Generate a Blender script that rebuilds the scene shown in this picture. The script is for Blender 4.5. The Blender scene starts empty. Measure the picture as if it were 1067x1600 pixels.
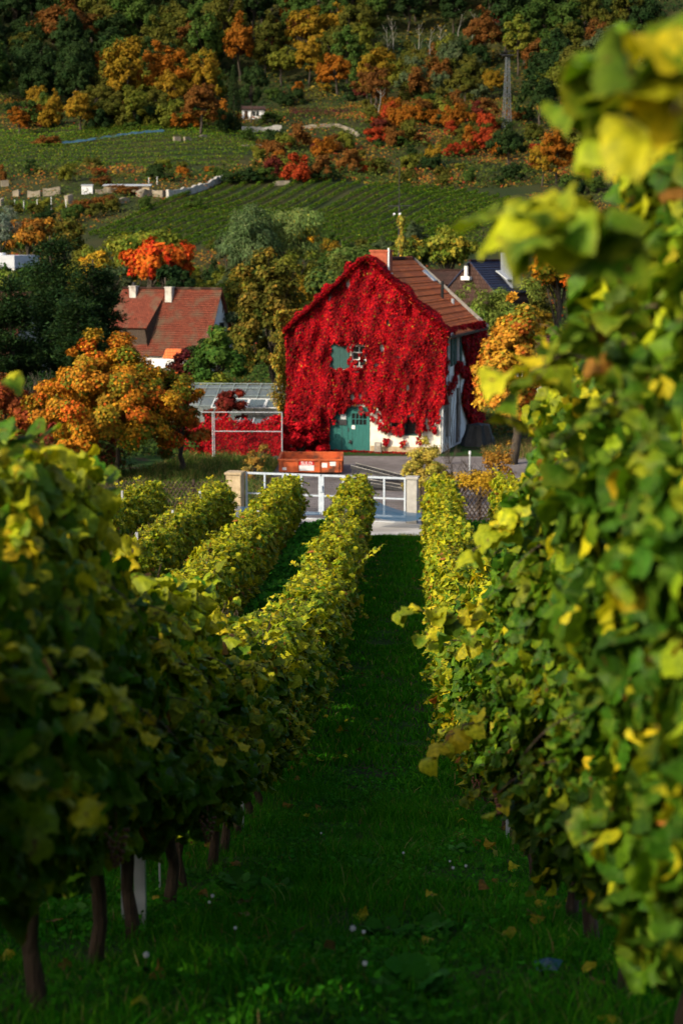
import bpy, math, random
import numpy as np
from mathutils import Vector, Matrix

# ------------------------------------------------------------------ camera, world, sun, exposure
S = bpy.context.scene
EYE = 10.7                       # height of the camera above the yard of the red house
FPX = 2667.0                     # focal length in photo pixels (photo 1067 x 1600)
PITCH = math.atan(413 / FPX)
YAW = math.atan(113.5 / FPX * math.cos(PITCH))
SUN_DIR = Vector((-0.66, -0.60, 0.50)).normalized()      # towards the sun
SUN_EL = math.asin(SUN_DIR.z)
cam_data = bpy.data.cameras.new("camera")
cam = bpy.data.objects.new("camera", cam_data)
S.collection.objects.link(cam)
cam.location = (0, 0, EYE)
cam.rotation_euler = (math.pi / 2 - PITCH, 0, YAW)
cam_data.sensor_fit = 'VERTICAL'
cam_data.sensor_height = 36.0
cam_data.lens = 60.0
cam_data.clip_start = 0.05
cam_data.clip_end = 4000
cam_data.dof.use_dof = True
cam_data.dof.focus_distance = 20.0
cam_data.dof.aperture_fstop = 2.9
S.camera = cam

world = bpy.data.worlds.new("World")
S.world = world
world.use_nodes = True
wn = world.node_tree.nodes
sky = wn.new('ShaderNodeTexSky')
sky.sky_type = 'NISHITA'
sky.sun_disc = False
sky.sun_elevation = SUN_EL
sky.sun_rotation = math.atan2(SUN_DIR.x, SUN_DIR.y)
sky.air_density = 1.0
sky.dust_density = 4.0
sky.ozone_density = 0.4
world.node_tree.links.new(sky.outputs[0], wn['Background'].inputs[0])
wn['Background'].inputs[1].default_value = 0.15

sun_data = bpy.data.lights.new("sun", 'SUN')
sun_data.energy = 3.2
sun_data.angle = math.radians(0.8)
sun_data.color = (1.0, 0.88, 0.66)
sun = bpy.data.objects.new("sun", sun_data)
S.collection.objects.link(sun)
sun.location = SUN_DIR * 300
sun.rotation_euler = SUN_DIR.to_track_quat('Z', 'Y').to_euler()

S.view_settings.view_transform = 'Standard'
S.view_settings.look = 'None'
S.view_settings.gamma = 1.0
S.view_settings.exposure = 0.5
S.render.film_transparent = False
cy = S.cycles
cy.max_bounces = 5
cy.diffuse_bounces = 3
cy.glossy_bounces = 2
cy.transmission_bounces = 3
cy.transparent_max_bounces = 6
cy.use_denoising = True
cy.sample_clamp_indirect = 4.0

COL = S.collection
R = math.radians

# ------------------------------------------------------------------ terrain profile and picking
_PY = np.array([-40, -5, 0, 6.15, 8.1, 10.8, 14, 17.3, 22.6, 30, 40, 48, 54, 57, 59.5, 63.5, 65, 120, 150, 190, 215, 235, 258, 290,
                325, 340, 380, 400, 430, 465, 490, 520, 560, 600, 680, 760, 1000])
_PD = np.array([-9, 0.2, 1.5, 2.93, 3.5, 4.25, 5.05, 5.8, 6.7, 7.55, 8.3, 8.75, 9.2, 9.75, 10.2, 10.5, 10.58, 10.58, 11.0, 9.5, 5.5, 1.2, -1.8, -6.4,
                -12.7, -15, -24, -29, -33, -38, -47, -60, -82, -105, -150, -190, -230])
_fy = np.arange(-40, 1000, 0.25)
_fd = np.interp(_fy, _PY, _PD)
def _smooth(a, w):
    k = np.hanning(w); k /= k.sum()
    return np.convolve(np.pad(a, (w // 2, w // 2), 'edge'), k, 'valid')[:len(a)]
_fn = _smooth(_fd, 13)
_ff = _smooth(_fd, 65)
_blend = np.clip((_fy - 130) / 30, 0, 1)
_fd2 = _fn * (1 - _blend) + _ff * _blend
def H(x, y):
    x = np.asarray(x, float); y = np.asarray(y, float)
    z = EYE - np.interp(y, _fy, _fd2)
    a = np.clip((y - 215) / 90, 0, 1)
    z = z + a * (1.1 * np.sin(x * 0.045 + 1.0) * np.sin(y * 0.03 + .5) + 0.5 * np.sin(x * 0.13 + y * 0.09))
    b = np.clip((y - 420) / 80, 0, 1)
    z = z + b * (3.5 * np.sin(x * 0.022 + y * 0.012))
    n = np.clip((50 - y) / 20, 0, 1) * 0.02
    z = z + n * (np.sin(x * 3.1 + y * 1.3) + np.sin(x * 1.3 - y * 2.3))
    return z
def h(x, y): return float(H(x, y))

_rot = Matrix.Rotation(YAW, 3, 'Z') @ Matrix.Rotation(math.pi / 2 - PITCH, 3, 'X')
_inv = _rot.transposed()
def ray(px, py):
    return (_rot @ Vector(((px - 533.5) / FPX, -(py - 800) / FPX, -1.0)))
def proj(p):
    c = _inv @ (Vector(p) - Vector((0, 0, EYE)))
    return 533.5 + FPX * c.x / -c.z, 800 - FPX * c.y / -c.z
def at(px, py):                     # the point of the terrain seen at a photo pixel
    d = ray(px, py); d = d / d.y
    t = np.arange(4, 800, 0.25)
    zz = EYE + d.z * t
    g = H(d.x * t, t)
    i = np.nonzero(zz <= g)[0]
    t0 = t[i[0]] if len(i) else 600.0
    return Vector((d.x * t0, t0, h(d.x * t0, t0)))
def atY(px, Y):                     # ground point in pixel column px at distance Y (column taken near y=450)
    d = ray(px, 387 + (EYE - h(0, Y)) / Y * FPX); d = d / d.y
    return Vector((d.x * Y, Y, h(d.x * Y, Y)))
def zY(py, Y):                      # height that shows at pixel row py when at distance Y
    d = ray(600, py); d = d / d.y
    return EYE + d.z * Y

# ------------------------------------------------------------------ material helpers
def lin(r, g, b):
    f = lambda c: c / 12.92 if c <= 0.04045 else ((c + 0.055) / 1.055) ** 2.4
    return (f(r / 255), f(g / 255), f(b / 255))
def new_mat(name):
    m = bpy.data.materials.new(name); m.use_nodes = True
    nt = m.node_tree
    return m, nt, nt.nodes['Principled BSDF']
def noise_mat(name, c1, c2, scale=4.0, rough=0.8, c3=None, scale3=0.7, bump=0.15, bscale=30, metal=0.0, t3=(0.55, 0.7), spec=0.35, coord='Object', stretch=(1, 1, 1)):
    m, nt, p = new_mat(name)
    N, L = nt.nodes, nt.links
    tc = N.new('ShaderNodeTexCoord')
    mp = N.new('ShaderNodeMapping'); mp.inputs['Scale'].default_value = stretch
    L.new(tc.outputs[coord], mp.inputs[0])
    no = N.new('ShaderNodeTexNoise'); no.inputs['Scale'].default_value = scale; no.inputs['Detail'].default_value = 6
    L.new(mp.outputs[0], no.inputs[0])
    cr = N.new('ShaderNodeValToRGB')
    cr.color_ramp.elements[0].position = .35; cr.color_ramp.elements[1].position = .68
    cr.color_ramp.elements[0].color = (*c1, 1); cr.color_ramp.elements[1].color = (*c2, 1)
    L.new(no.outputs['Fac'], cr.inputs[0])
    out = cr.outputs[0]
    if c3 is not None:
        n3 = N.new('ShaderNodeTexNoise'); n3.inputs['Scale'].default_value = scale3; n3.inputs['Detail'].default_value = 5
        L.new(mp.outputs[0], n3.inputs[0])
        r3 = N.new('ShaderNodeValToRGB'); r3.color_ramp.elements[0].position, r3.color_ramp.elements[1].position = t3
        L.new(n3.outputs['Fac'], r3.inputs[0])
        mx = N.new('ShaderNodeMix'); mx.data_type = 'RGBA'
        L.new(r3.outputs[0], mx.inputs[0]); L.new(out, mx.inputs[6]); mx.inputs[7].default_value = (*c3, 1)
        out = mx.outputs[2]
    L.new(out, p.inputs['Base Color'])
    p.inputs['Roughness'].default_value = rough
    p.inputs['Metallic'].default_value = metal
    p.inputs['Specular IOR Level'].default_value = spec
    if bump:
        nb = N.new('ShaderNodeTexNoise'); nb.inputs['Scale'].default_value = bscale; nb.inputs['Detail'].default_value = 4
        L.new(mp.outputs[0], nb.inputs[0])
        b = N.new('ShaderNodeBump'); b.inputs['Strength'].default_value = bump; b.inputs['Distance'].default_value = 0.05
        L.new(nb.outputs['Fac'], b.inputs['Height']); L.new(b.outputs[0], p.inputs['Normal'])
    return m
def leaf_mat(name, trans=0.35, gloss=0.5, spec=0.3, mottle=0, veins=False):
    m, nt, p = new_mat(name)
    N, L = nt.nodes, nt.links
    a = N.new('ShaderNodeAttribute'); a.attribute_name = 'Col'
    oi = N.new('ShaderNodeObjectInfo')
    mx = N.new('ShaderNodeMix'); mx.data_type = 'RGBA'; mx.blend_type = 'MULTIPLY'; mx.inputs[0].default_value = 1
    src = a.outputs['Color']
    if mottle:
        tc = N.new('ShaderNodeTexCoord'); no = N.new('ShaderNodeTexNoise'); no.inputs['Scale'].default_value = mottle; no.inputs['Detail'].default_value = 4
        L.new(tc.outputs['Object'], no.inputs[0])
        cr = N.new('ShaderNodeValToRGB'); cr.color_ramp.elements[0].position = .35; cr.color_ramp.elements[1].position = .65
        cr.color_ramp.elements[0].color = (.62, .68, .45, 1); cr.color_ramp.elements[1].color = (1.2, 1.15, .9, 1)
        L.new(no.outputs['Fac'], cr.inputs[0])
        m0 = N.new('ShaderNodeMix'); m0.data_type = 'RGBA'; m0.blend_type = 'MULTIPLY'; m0.inputs[0].default_value = 1; m0.clamp_result = False
        L.new(src, m0.inputs[6]); L.new(cr.outputs[0], m0.inputs[7]); src = m0.outputs[2]
        b = N.new('ShaderNodeBump'); b.inputs['Strength'].default_value = .35; b.inputs['Distance'].default_value = .01
        L.new(no.outputs['Fac'], b.inputs['Height']); L.new(b.outputs[0], p.inputs['Normal'])
    if veins:
        uv = N.new('ShaderNodeUVMap'); uv.uv_map = 'UVMap'
        sx_ = N.new('ShaderNodeSeparateXYZ'); L.new(uv.outputs[0], sx_.inputs[0])
        def mth(op, a, b=None):
            q = N.new('ShaderNodeMath'); q.operation = op
            for i_, v_ in enumerate((a, b)):
                if v_ is None: continue
                if isinstance(v_, (int, float)): q.inputs[i_].default_value = v_
                else: L.new(v_, q.inputs[i_])
            return q.outputs[0]
        X_, Y_ = sx_.outputs[0], mth('SUBTRACT', sx_.outputs[1], .06)
        an = mth('ARCTAN2', X_, Y_); r_ = mth('POWER', mth('ADD', mth('MULTIPLY', X_, X_), mth('MULTIPLY', Y_, Y_)), .5)
        s1 = mth('MULTIPLY', mth('ABSOLUTE', mth('SINE', mth('MULTIPLY', an, 4.0))), r_)
        s2 = mth('ABSOLUTE', mth('SINE', mth('ADD', mth('MULTIPLY', r_, 32.0), mth('MULTIPLY', mth('ABSOLUTE', mth('SINE', mth('MULTIPLY', an, 4.0))), 6.0))))
        v1 = mth('LESS_THAN', s1, .045); v2 = mth('MULTIPLY', mth('LESS_THAN', s2, .18), .5)
        vv = mth('MULTIPLY', mth('MAXIMUM', v1, v2), .38)
        mv = N.new('ShaderNodeMix'); mv.data_type = 'RGBA'; L.new(vv, mv.inputs[0]); L.new(src, mv.inputs[6]); mv.inputs[7].default_value = (.16, .21, .025, 1)
        n5 = N.new('ShaderNodeTexNoise'); n5.inputs['Scale'].default_value = 28; n5.inputs['Detail'].default_value = 3; L.new(tc.outputs['Object'], n5.inputs[0])
        c5 = N.new('ShaderNodeValToRGB'); c5.color_ramp.elements[0].position = .66; c5.color_ramp.elements[1].position = .70; L.new(n5.outputs['Fac'], c5.inputs[0])
        ms5 = N.new('ShaderNodeMix'); ms5.data_type = 'RGBA'; L.new(c5.outputs[0], ms5.inputs[0]); L.new(mv.outputs[2], ms5.inputs[6]); ms5.inputs[7].default_value = (.10, .045, .012, 1)
        src = ms5.outputs[2]
    L.new(src, mx.inputs[6]); L.new(oi.outputs['Color'], mx.inputs[7])
    L.new(mx.outputs[2], p.inputs['Base Color'])
    p.inputs['Roughness'].default_value = gloss
    p.inputs['Specular IOR Level'].default_value = spec
    tr = N.new('ShaderNodeBsdfTranslucent')
    br = N.new('ShaderNodeMix'); br.data_type = 'RGBA'; br.blend_type = 'MULTIPLY'; br.inputs[0].default_value = 1
    L.new(mx.outputs[2], br.inputs[6]); br.inputs[7].default_value = (1.25, 1.2, 0.7, 1)
    L.new(br.outputs[2], tr.inputs[0])
    ms = N.new('ShaderNodeMixShader'); ms.inputs[0].default_value = trans
    L.new(p.outputs[0], ms.inputs[1]); L.new(tr.outputs[0], ms.inputs[2])
    L.new(ms.outputs[0], N['Material Output'].inputs[0])
    return m
M = {}
M['leaf'] = leaf_mat('leaf_surface', 0.33, 0.55, 0.18, 45, True)
M['far_leaf'] = leaf_mat('tree_leaf_surface', 0.25, 0.8, 0.05)
M['creeper'] = leaf_mat('creeper_leaf_surface', 0.2, 0.65, 0.08)
M['grass'] = leaf_mat('grass_blade_surface', 0.3, 0.7, 0.05)
M['bark'] = noise_mat('bark', (.035, .022, .014), (.10, .07, .045), 9, .9, bump=.6, bscale=25, stretch=(3, 3, .5))
M['bark2'] = noise_mat('tree_bark', (.025, .02, .015), (.07, .055, .04), 5, .9, bump=.4, bscale=15, stretch=(3, 3, .5))
M['birch'] = noise_mat('birch_bark', (.32, .31, .28), (.22, .21, .19), 3, .8, c3=(.05, .05, .05), scale3=4, t3=(.6, .65))
M['steel'] = noise_mat('galvanised_steel', (.42, .46, .50), (.55, .58, .62), 6, .45, metal=.3, bump=.05)
M['dark_steel'] = noise_mat('dark_steel', (.02, .022, .025), (.05, .05, .055), 8, .5, metal=.2, bump=.1)
M['plaster'] = noise_mat('cream_plaster', (.66, .62, .53), (.78, .75, .67), 3, .9, c3=(.42, .38, .31), scale3=.9, t3=(.56, .8), bump=.2, bscale=60)
M['side_plaster'] = noise_mat('weathered_white_plaster', (.74, .75, .76), (.84, .85, .86), 3, .9, c3=(.45, .43, .41), scale3=3.0, t3=(.58, .70), bump=.4, bscale=30, stretch=(1, 1, .5))
M['white_plaster'] = noise_mat('white_plaster', (.72, .74, .78), (.8, .82, .85), 3, .9, c3=(.5, .5, .5), scale3=1.2, t3=(.6, .8))
M['concrete'] = noise_mat('concrete', (.30, .29, .27), (.42, .41, .38), 4, .9, c3=(.18, .17, .16), scale3=.8, bump=.3)
M['sandstone'] = noise_mat('sandstone', (.33, .25, .15), (.5, .4, .26), 5, .9, c3=(.16, .13, .1), scale3=1.2, bump=.4)
M['lime'] = noise_mat('pale_limestone', (.15, .13, .095), (.27, .235, .18), .8, .9, c3=(.16, .13, .1), scale3=.35, bump=.5, bscale=3)
M['teal'] = noise_mat('teal_painted_wood', (.013, .115, .105), (.022, .15, .135), 5, .6, c3=(.012, .07, .065), scale3=1.2, bump=.3, bscale=20, stretch=(6, 1, .6))
M['dark_teal'] = noise_mat('dark_teal_paint', (.01, .055, .05), (.015, .075, .07), 5, .6)
M['glass'] = None
M['white'] = noise_mat('white_paint', (.7, .7, .7), (.8, .8, .8), 8, .5, bump=0)
M['black'] = noise_mat('black_tarp', (.008, .01, .011), (.02, .023, .025), 3, .5, bump=.5, bscale=6)
M['wood_dark'] = noise_mat('weathered_dark_wood', (.03, .02, .014), (.075, .05, .035), 8, .85, bump=.4)
M['wood_grey'] = noise_mat('grey_wood', (.22, .2, .18), (.33, .31, .28), 8, .85, bump=.3)
M['rust'] = noise_mat('rusty_orange_paint', (.50, .09, .022), (.6, .13, .035), 3, .6, c3=(.10, .035, .018), scale3=1.6, t3=(.5, .66), bump=.25)
M['brick'] = noise_mat('chimney_brick', (.30, .07, .035), (.40, .10, .05), 6, .85, bump=.4)
M['red'] = noise_mat('sign_red', (.55, .02, .02), (.6, .025, .025), 5, .4, bump=0)
M['blue'] = noise_mat('sign_blue', (.02, .09, .45), (.025, .1, .5), 5, .4, bump=0)
M['grape'] = noise_mat('grape_skin', (.14, .05, .035), (.22, .09, .05), 20, .4, bump=0)
M['white_metal'] = noise_mat('white_metal', (.6, .62, .65), (.75, .77, .8), 8, .4, bump=0)
def glass_mat(name, col, rough=.15):
    m, nt, p = new_mat(name)
    p.inputs['Base Color'].default_value = (*col, 1); p.inputs['Roughness'].default_value = rough
    p.inputs['Specular IOR Level'].default_value = .7
    return m
M['glass'] = glass_mat('dark_window_glass', (.012, .016, .018), .12)
def clear_mat(name, col, alpha, rough=.1):
    m, nt, p = new_mat(name)
    p.inputs['Base Color'].default_value = (*col, 1); p.inputs['Alpha'].default_value = alpha; p.inputs['Roughness'].default_value = rough
    p.inputs['Specular IOR Level'].default_value = .8
    return m
M['ghglass'] = clear_mat('greenhouse_glass', (.10, .14, .16), .62, .12)
M['net'] = clear_mat('blue_netting', (.012, .085, .17), .72, .6)
def tile_mat(name, c1, c2, c3, bw, bh, mortar=.015):
    m, nt, p = new_mat(name)
    N, L = nt.nodes, nt.links
    tc = N.new('ShaderNodeTexCoord')
    sp = N.new('ShaderNodeSeparateXYZ'); L.new(tc.outputs['UV'], sp.inputs[0])
    cb = N.new('ShaderNodeCombineXYZ'); L.new(sp.outputs[0], cb.inputs[0]); L.new(sp.outputs[1], cb.inputs[1])
    br = N.new('ShaderNodeTexBrick')
    br.inputs['Color1'].default_value = (*c1, 1); br.inputs['Color2'].default_value = (*c2, 1); br.inputs['Mortar'].default_value = (.03, .015, .012, 1)
    br.inputs['Scale'].default_value = 1; br.inputs['Brick Width'].default_value = bw; br.inputs['Row Height'].default_value = bh
    br.inputs['Mortar Size'].default_value = mortar; br.inputs['Mortar Smooth'].default_value = .3
    L.new(cb.outputs[0], br.inputs[0])
    no = N.new('ShaderNodeTexNoise'); no.inputs['Scale'].default_value = .9; no.inputs['Detail'].default_value = 6
    L.new(tc.outputs['Object'], no.inputs[0])
    cr = N.new('ShaderNodeValToRGB'); cr.color_ramp.elements[0].position = .48; cr.color_ramp.elements[1].position = .72
    L.new(no.outputs['Fac'], cr.inputs[0])
    mx = N.new('ShaderNodeMix'); mx.data_type = 'RGBA'
    L.new(cr.outputs[0], mx.inputs[0]); L.new(br.outputs['Color'], mx.inputs[6]); mx.inputs[7].default_value = (*c3, 1)
    L.new(mx.outputs[2], p.inputs['Base Color'])
    p.inputs['Roughness'].default_value = .85; p.inputs['Specular IOR Level'].default_value = .08
    b = N.new('ShaderNodeBump'); b.inputs['Strength'].default_value = .5; b.inputs['Distance'].default_value = .04; b.invert = True
    L.new(br.outputs['Fac'], b.inputs['Height']); L.new(b.outputs[0], p.inputs['Normal'])
    return m
M['tile_red'] = tile_mat('orange_roof_tiles', (.68, .15, .045), (.78, .21, .07), (.46, .12, .05), .27, .36, .018)
M['tile_old'] = tile_mat('old_brown_red_tiles', (.15, .038, .024), (.22, .058, .034), (.10, .075, .05), .2, .17, .02)
M['tile_brown'] = tile_mat('dark_brown_tiles', (.055, .032, .028), (.085, .05, .042), (.04, .028, .025), .25, .36, .03)
M['tile_blue'] = tile_mat('blue_black_tiles', (.030, .042, .085), (.040, .055, .105), (.03, .04, .07), .25, .36, .02)
M['tile_dark'] = tile_mat('dark_red_brown_tiles', (.10, .035, .028), (.13, .05, .035), (.06, .03, .025), .25, .3, .02)

# ------------------------------------------------------------------ mesh helpers
def tag(o, label=None, cat=None, group=None, kind=None):
    if label: o['label'] = label
    if cat: o['category'] = cat
    if group: o['group'] = group
    if kind: o['kind'] = kind
    return o
def link(o, parent=None):
    COL.objects.link(o)
    if parent is not None: o.parent = parent
    return o
def empty(name, loc=(0, 0, 0), rz=0, label=None, cat=None, group=None):
    o = bpy.data.objects.new(name, None); link(o)
    o.empty_display_size = .2
    o.location = loc; o.rotation_euler = (0, 0, rz)
    return tag(o, label, cat, group)
def np_mesh(name, V, loops, sizes, mat, cols=None, smooth=False, tuv=None):
    me = bpy.data.meshes.new(name)
    V = np.asarray(V, np.float32); loops = np.asarray(loops, np.int32); sizes = np.asarray(sizes, np.int32)
    me.vertices.add(len(V)); me.vertices.foreach_set('co', V.ravel())
    me.loops.add(len(loops)); me.loops.foreach_set('vertex_index', loops)
    st = np.zeros(len(sizes), np.int32); st[1:] = np.cumsum(sizes)[:-1]
    me.polygons.add(len(sizes)); me.polygons.foreach_set('loop_start', st); me.polygons.foreach_set('loop_total', sizes)
    if smooth: me.polygons.foreach_set('use_smooth', np.ones(len(sizes), bool))
    me.update(calc_edges=True)
    if cols is not None:
        at_ = me.color_attributes.new('Col', 'FLOAT_COLOR', 'POINT')
        c = np.ones((len(V), 4), np.float32); c[:, :3] = cols
        at_.data.foreach_set('color', c.ravel())
    if tuv is not None:
        uv = me.uv_layers.new(name='UVMap'); full = np.tile(tuv, (len(V) // len(tuv), 1))[loops].astype(np.float32)
        uv.data.foreach_set('uv', full.ravel())
    me.materials.append(mat)
    return me
def mesh_obj(name, me, parent=None):
    return link(bpy.data.objects.new(name, me), parent)
class MB:
    def __init__(s): s.v = []; s.f = []; s.uv = {}
    def add(s, vs, fs):
        n = len(s.v); s.v += [tuple(v) for v in vs]; s.f += [tuple(i + n for i in f) for f in fs]; return s
    def box(s, a, b, rot=None, c=None):
        x0, y0, z0 = a; x1, y1, z1 = b
        vs = [Vector(p) for p in ((x0, y0, z0), (x1, y0, z0), (x1, y1, z0), (x0, y1, z0), (x0, y0, z1), (x1, y0, z1), (x1, y1, z1), (x0, y1, z1))]
        if rot is not None:
            cc = Vector(c) if c else sum(vs, Vector()) / 8
            vs = [rot @ (v - cc) + cc for v in vs]
        return s.add(vs, [(3, 2, 1, 0), (4, 5, 6, 7), (0, 1, 5, 4), (1, 2, 6, 5), (2, 3, 7, 6), (3, 0, 4, 7)])
    def bar(s, p, q, w, d=None):        # rectangular bar from p to q
        p = Vector(p); q = Vector(q); d = d or w
        t = (q - p).normalized()
        up = Vector((0, 0, 1)) if abs(t.z) < .9 else Vector((0, 1, 0))
        a = t.cross(up).normalized() * (w / 2); b = a.normalized().cross(t) * (d / 2)
        vs = [p - a - b, p + a - b, p + a + b, p - a + b, q - a - b, q + a - b, q + a + b, q - a + b]
        return s.add(vs, [(0, 1, 2, 3), (7, 6, 5, 4), (4, 5, 1, 0), (5, 6, 2, 1), (6, 7, 3, 2), (7, 4, 0, 3)])
    def tube(s, pts, rad, k=7, cap=True):
        pts = [Vector(p) for p in pts]; n0 = len(s.v); n = len(pts)
        prev = None
        for i, p in enumerate(pts):
            t = (pts[min(i + 1, n - 1)] - pts[max(i - 1, 0)]).normalized()
            if prev is None:
                a = t.orthogonal().normalized()
            else:
                a = (prev - t * prev.dot(t)).normalized()
            prev = a; b = t.cross(a)
            r = rad[i] if hasattr(rad, '__len__') else rad
            for j in range(k):
                an = 2 * math.pi * j / k
                s.v.append(tuple(p + (a * math.cos(an) + b * math.sin(an)) * r))
        for i in range(n - 1):
            for j in range(k):
                q = n0 + i * k; j2 = (j + 1) % k
                s.f.append((q + j, q + j2, q + k + j2, q + k + j))
        if cap:
            s.f.append(tuple(n0 + j for j in reversed(range(k)))); s.f.append(tuple(n0 + (n - 1) * k + j for j in range(k)))
        return s
    def quad(s, a, b, c, d): return s.add([a, b, c, d], [(0, 1, 2, 3)])
    def slab(s, a, b, c, d, t):        # a thick quad, t below its plane
        a, b, c, d = map(Vector, (a, b, c, d)); n = (b - a).cross(d - a).normalized() * -t
        return s.add([a, b, c, d, a + n, b + n, c + n, d + n], [(0, 1, 2, 3), (7, 6, 5, 4), (0, 4, 5, 1), (1, 5, 6, 2), (2, 6, 7, 3), (3, 7, 4, 0)])
    def mesh(s, name, mat, smooth=False, uvf=None):
        me = bpy.data.meshes.new(name); me.from_pydata(s.v, [], s.f)
        if smooth: me.polygons.foreach_set('use_smooth', [True] * len(me.polygons))
        me.materials.append(mat)
        if uvf:
            uv = me.uv_layers.new(name='UVMap')
            for l in me.loops: uv.data[l.index].uv = uvf(me.vertices[l.vertex_index].co)
        me.update(); return me
    def build(s, name, mat, parent=None, smooth=False, uvf=None, bevel=0):
        o = mesh_obj(name, s.mesh(name, mat, smooth, uvf), parent)
        if bevel:
            b = o.modifiers.new('bevel', 'BEVEL'); b.width = bevel; b.segments = 2; b.limit_method = 'ANGLE'
        return o

def leaf_template(outline, centre=(0, .38), cup=-.12, curl=.15, rings=False):
    o = [(x, y) for x, y in outline]
    V = [(centre[0], centre[1], 0.05)]
    n = len(o)
    def hgt(x, y):
        r = math.hypot(x - centre[0], y - centre[1])
        return cup * abs(x) * 2 - curl * r * r * (1 if y > .5 else .4)
    F = []; rim = [0]
    if rings:
        for k, (x, y) in enumerate(o):
            a, b = centre[0] + (x - centre[0]) * .55, centre[1] + (y - centre[1]) * .55
            V.append((a, b, hgt(a, b) + (.035 if k % 3 else -.03)))
            rim.append(.25)
        F += [(0, i + 1, (i + 1) % n + 1) for i in range(n)]
    base = len(V)
    for k, (x, y) in enumerate(o): V.append((x, y, hgt(x, y) + (.03 if k % 2 else -.03))); rim.append(1)
    if rings: F += [(1 + i, base + i, base + (i + 1) % n, 1 + (i + 1) % n) for i in range(n)]
    else: F += [(0, i + 1, (i + 1) % n + 1) for i in range(n)]
    return np.array(V, float), F, np.array(rim, float)
_half = [(.10, -.07), (.30, -.13), (.47, .02), (.49, .22), (.57, .40), (.53, .58), (.42, .64), (.32, .78), (.15, .88)]
_gl = [(0, .06)] + _half + [(0, 1.0)] + [(-x, y) for x, y in reversed(_half)]
T_GRAPE = leaf_template(_gl, rings=True)
_h2 = [(.3, -.08), (.5, .2), (.5, .58), (.26, .72)]
T_MID = leaf_template([(0, .05)] + _h2 + [(0, 1.0)] + [(-x, y) for x, y in reversed(_h2)])
def _poly(pts, cup=.12):
    V = [(x, y, -cup * abs(x) * 2) for x, y in pts]
    return np.array(V, float), [tuple(range(len(pts)))], np.ones(len(pts))
T_QUAD = _poly([(0, 0), (.45, .35), (.1, 1.0), (-.42, .6)], .25)
T_OVAL = _poly([(0, 0), (.32, .3), (.25, .75), (0, 1), (-.27, .72), (-.32, .25)], .2)
T_MAPLE = _poly([(0, 0), (.4, .05), (.33, .28), (.55, .5), (.25, .58), (0, 1), (-.25, .58), (-.55, .5), (-.33, .28), (-.4, .05)], .15)
T_NARROW = _poly([(0, 0), (.16, .4), (0, 1), (-.16, .5)], .2)
T_CREEP = _poly([(0, 0), (.42, .12), (.3, .5), (0, 1), (-.3, .55), (-.42, .1)], .25)

_wr = np.random.default_rng(1234)
def scatter(P, N, T, size, tmpl, cols, rimcol=None, rimw=None, warp=0.0):
    """leaves: P (n,3) base points, N normals, T tip directions -> V, loops, sizes, colours"""
    P = np.asarray(P, float); N = np.asarray(N, float); T = np.asarray(T, float)
    N = N / (np.linalg.norm(N, axis=1, keepdims=True) + 1e-9)
    T = T - N * (T * N).sum(1, keepdims=True)
    T = T / (np.linalg.norm(T, axis=1, keepdims=True) + 1e-9)
    B = np.cross(T, N)
    tv, tf, rim = tmpl
    n, m = len(P), len(tv)
    sz = np.broadcast_to(np.asarray(size, float), (n,))[:, None, None]
    tz = np.broadcast_to(tv[None, :, 2], (n, m))
    if warp:
        w = _wr.normal(0, warp, (n, 5)); x_, y_ = tv[None, :, 0], tv[None, :, 1] - .4
        tz = tz + w[:, 0:1] * x_ ** 2 * 2 + w[:, 1:2] * y_ ** 2 * 1.6 + w[:, 2:3] * x_ * y_ * 2 + .12 * w[:, 3:4] * np.sin(9 * x_ + 7 * y_ + 6 * w[:, 4:5])
    V = P[:, None, :] + sz * (tv[None, :, 0:1] * B[:, None, :] + tv[None, :, 1:2] * T[:, None, :] + tz[:, :, None] * N[:, None, :])
    fl = np.array([i for f in tf for i in f]); fs = np.array([len(f) for f in tf])
    loops = (fl[None, :] + np.arange(n)[:, None] * m).ravel()
    sizes = np.tile(fs, n)
    C = np.repeat(np.asarray(cols, float)[:, None, :], m, 1)
    if rimcol is not None:
        w = (rim[None, :] * np.asarray(rimw)[:, None])[:, :, None]
        C = C * (1 - w) + np.asarray(rimcol)[None, None, :] * w
    return V.reshape(-1, 3), loops, sizes, C.reshape(-1, 3)
def merge(parts):
    Vs, Ls, Ss, Cs = [], [], [], []; off = 0
    for V, l, s, c in parts:
        Vs.append(V); Ls.append(l + off); Ss.append(s); Cs.append(c); off += len(V)
    return np.concatenate(Vs), np.concatenate(Ls), np.concatenate(Ss), np.concatenate(Cs)
def pick(rng, pal, n, jit=.18):
    """pal: list of (weight, (r,g,b)) linear"""
    w = np.array([p[0] for p in pal], float); w /= w.sum()
    i = rng.choice(len(pal), n, p=w)
    c = np.array([p[1] for p in pal])[i]
    c = c * (1 + jit * rng.standard_normal((n, 1))) * (1 + .4 * jit * rng.standard_normal((n, 3)))
    return np.clip(c, .001, .9)
def copy_tree(o, parent=None):
    c = o.copy(); COL.objects.link(c); c.parent = parent
    for ch in o.children: copy_tree(ch, c)
    return c
def ordinal(n):
    w = ['', 'first', 'second', 'third', 'fourth', 'fifth', 'sixth', 'seventh', 'eighth', 'ninth', 'tenth', 'eleventh', 'twelfth']
    if n < len(w): return w[n]
    s = 'th' if 10 <= n % 100 <= 20 else {1: 'st', 2: 'nd', 3: 'rd'}.get(n % 10, 'th')
    return f'{n}{s}'
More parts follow.
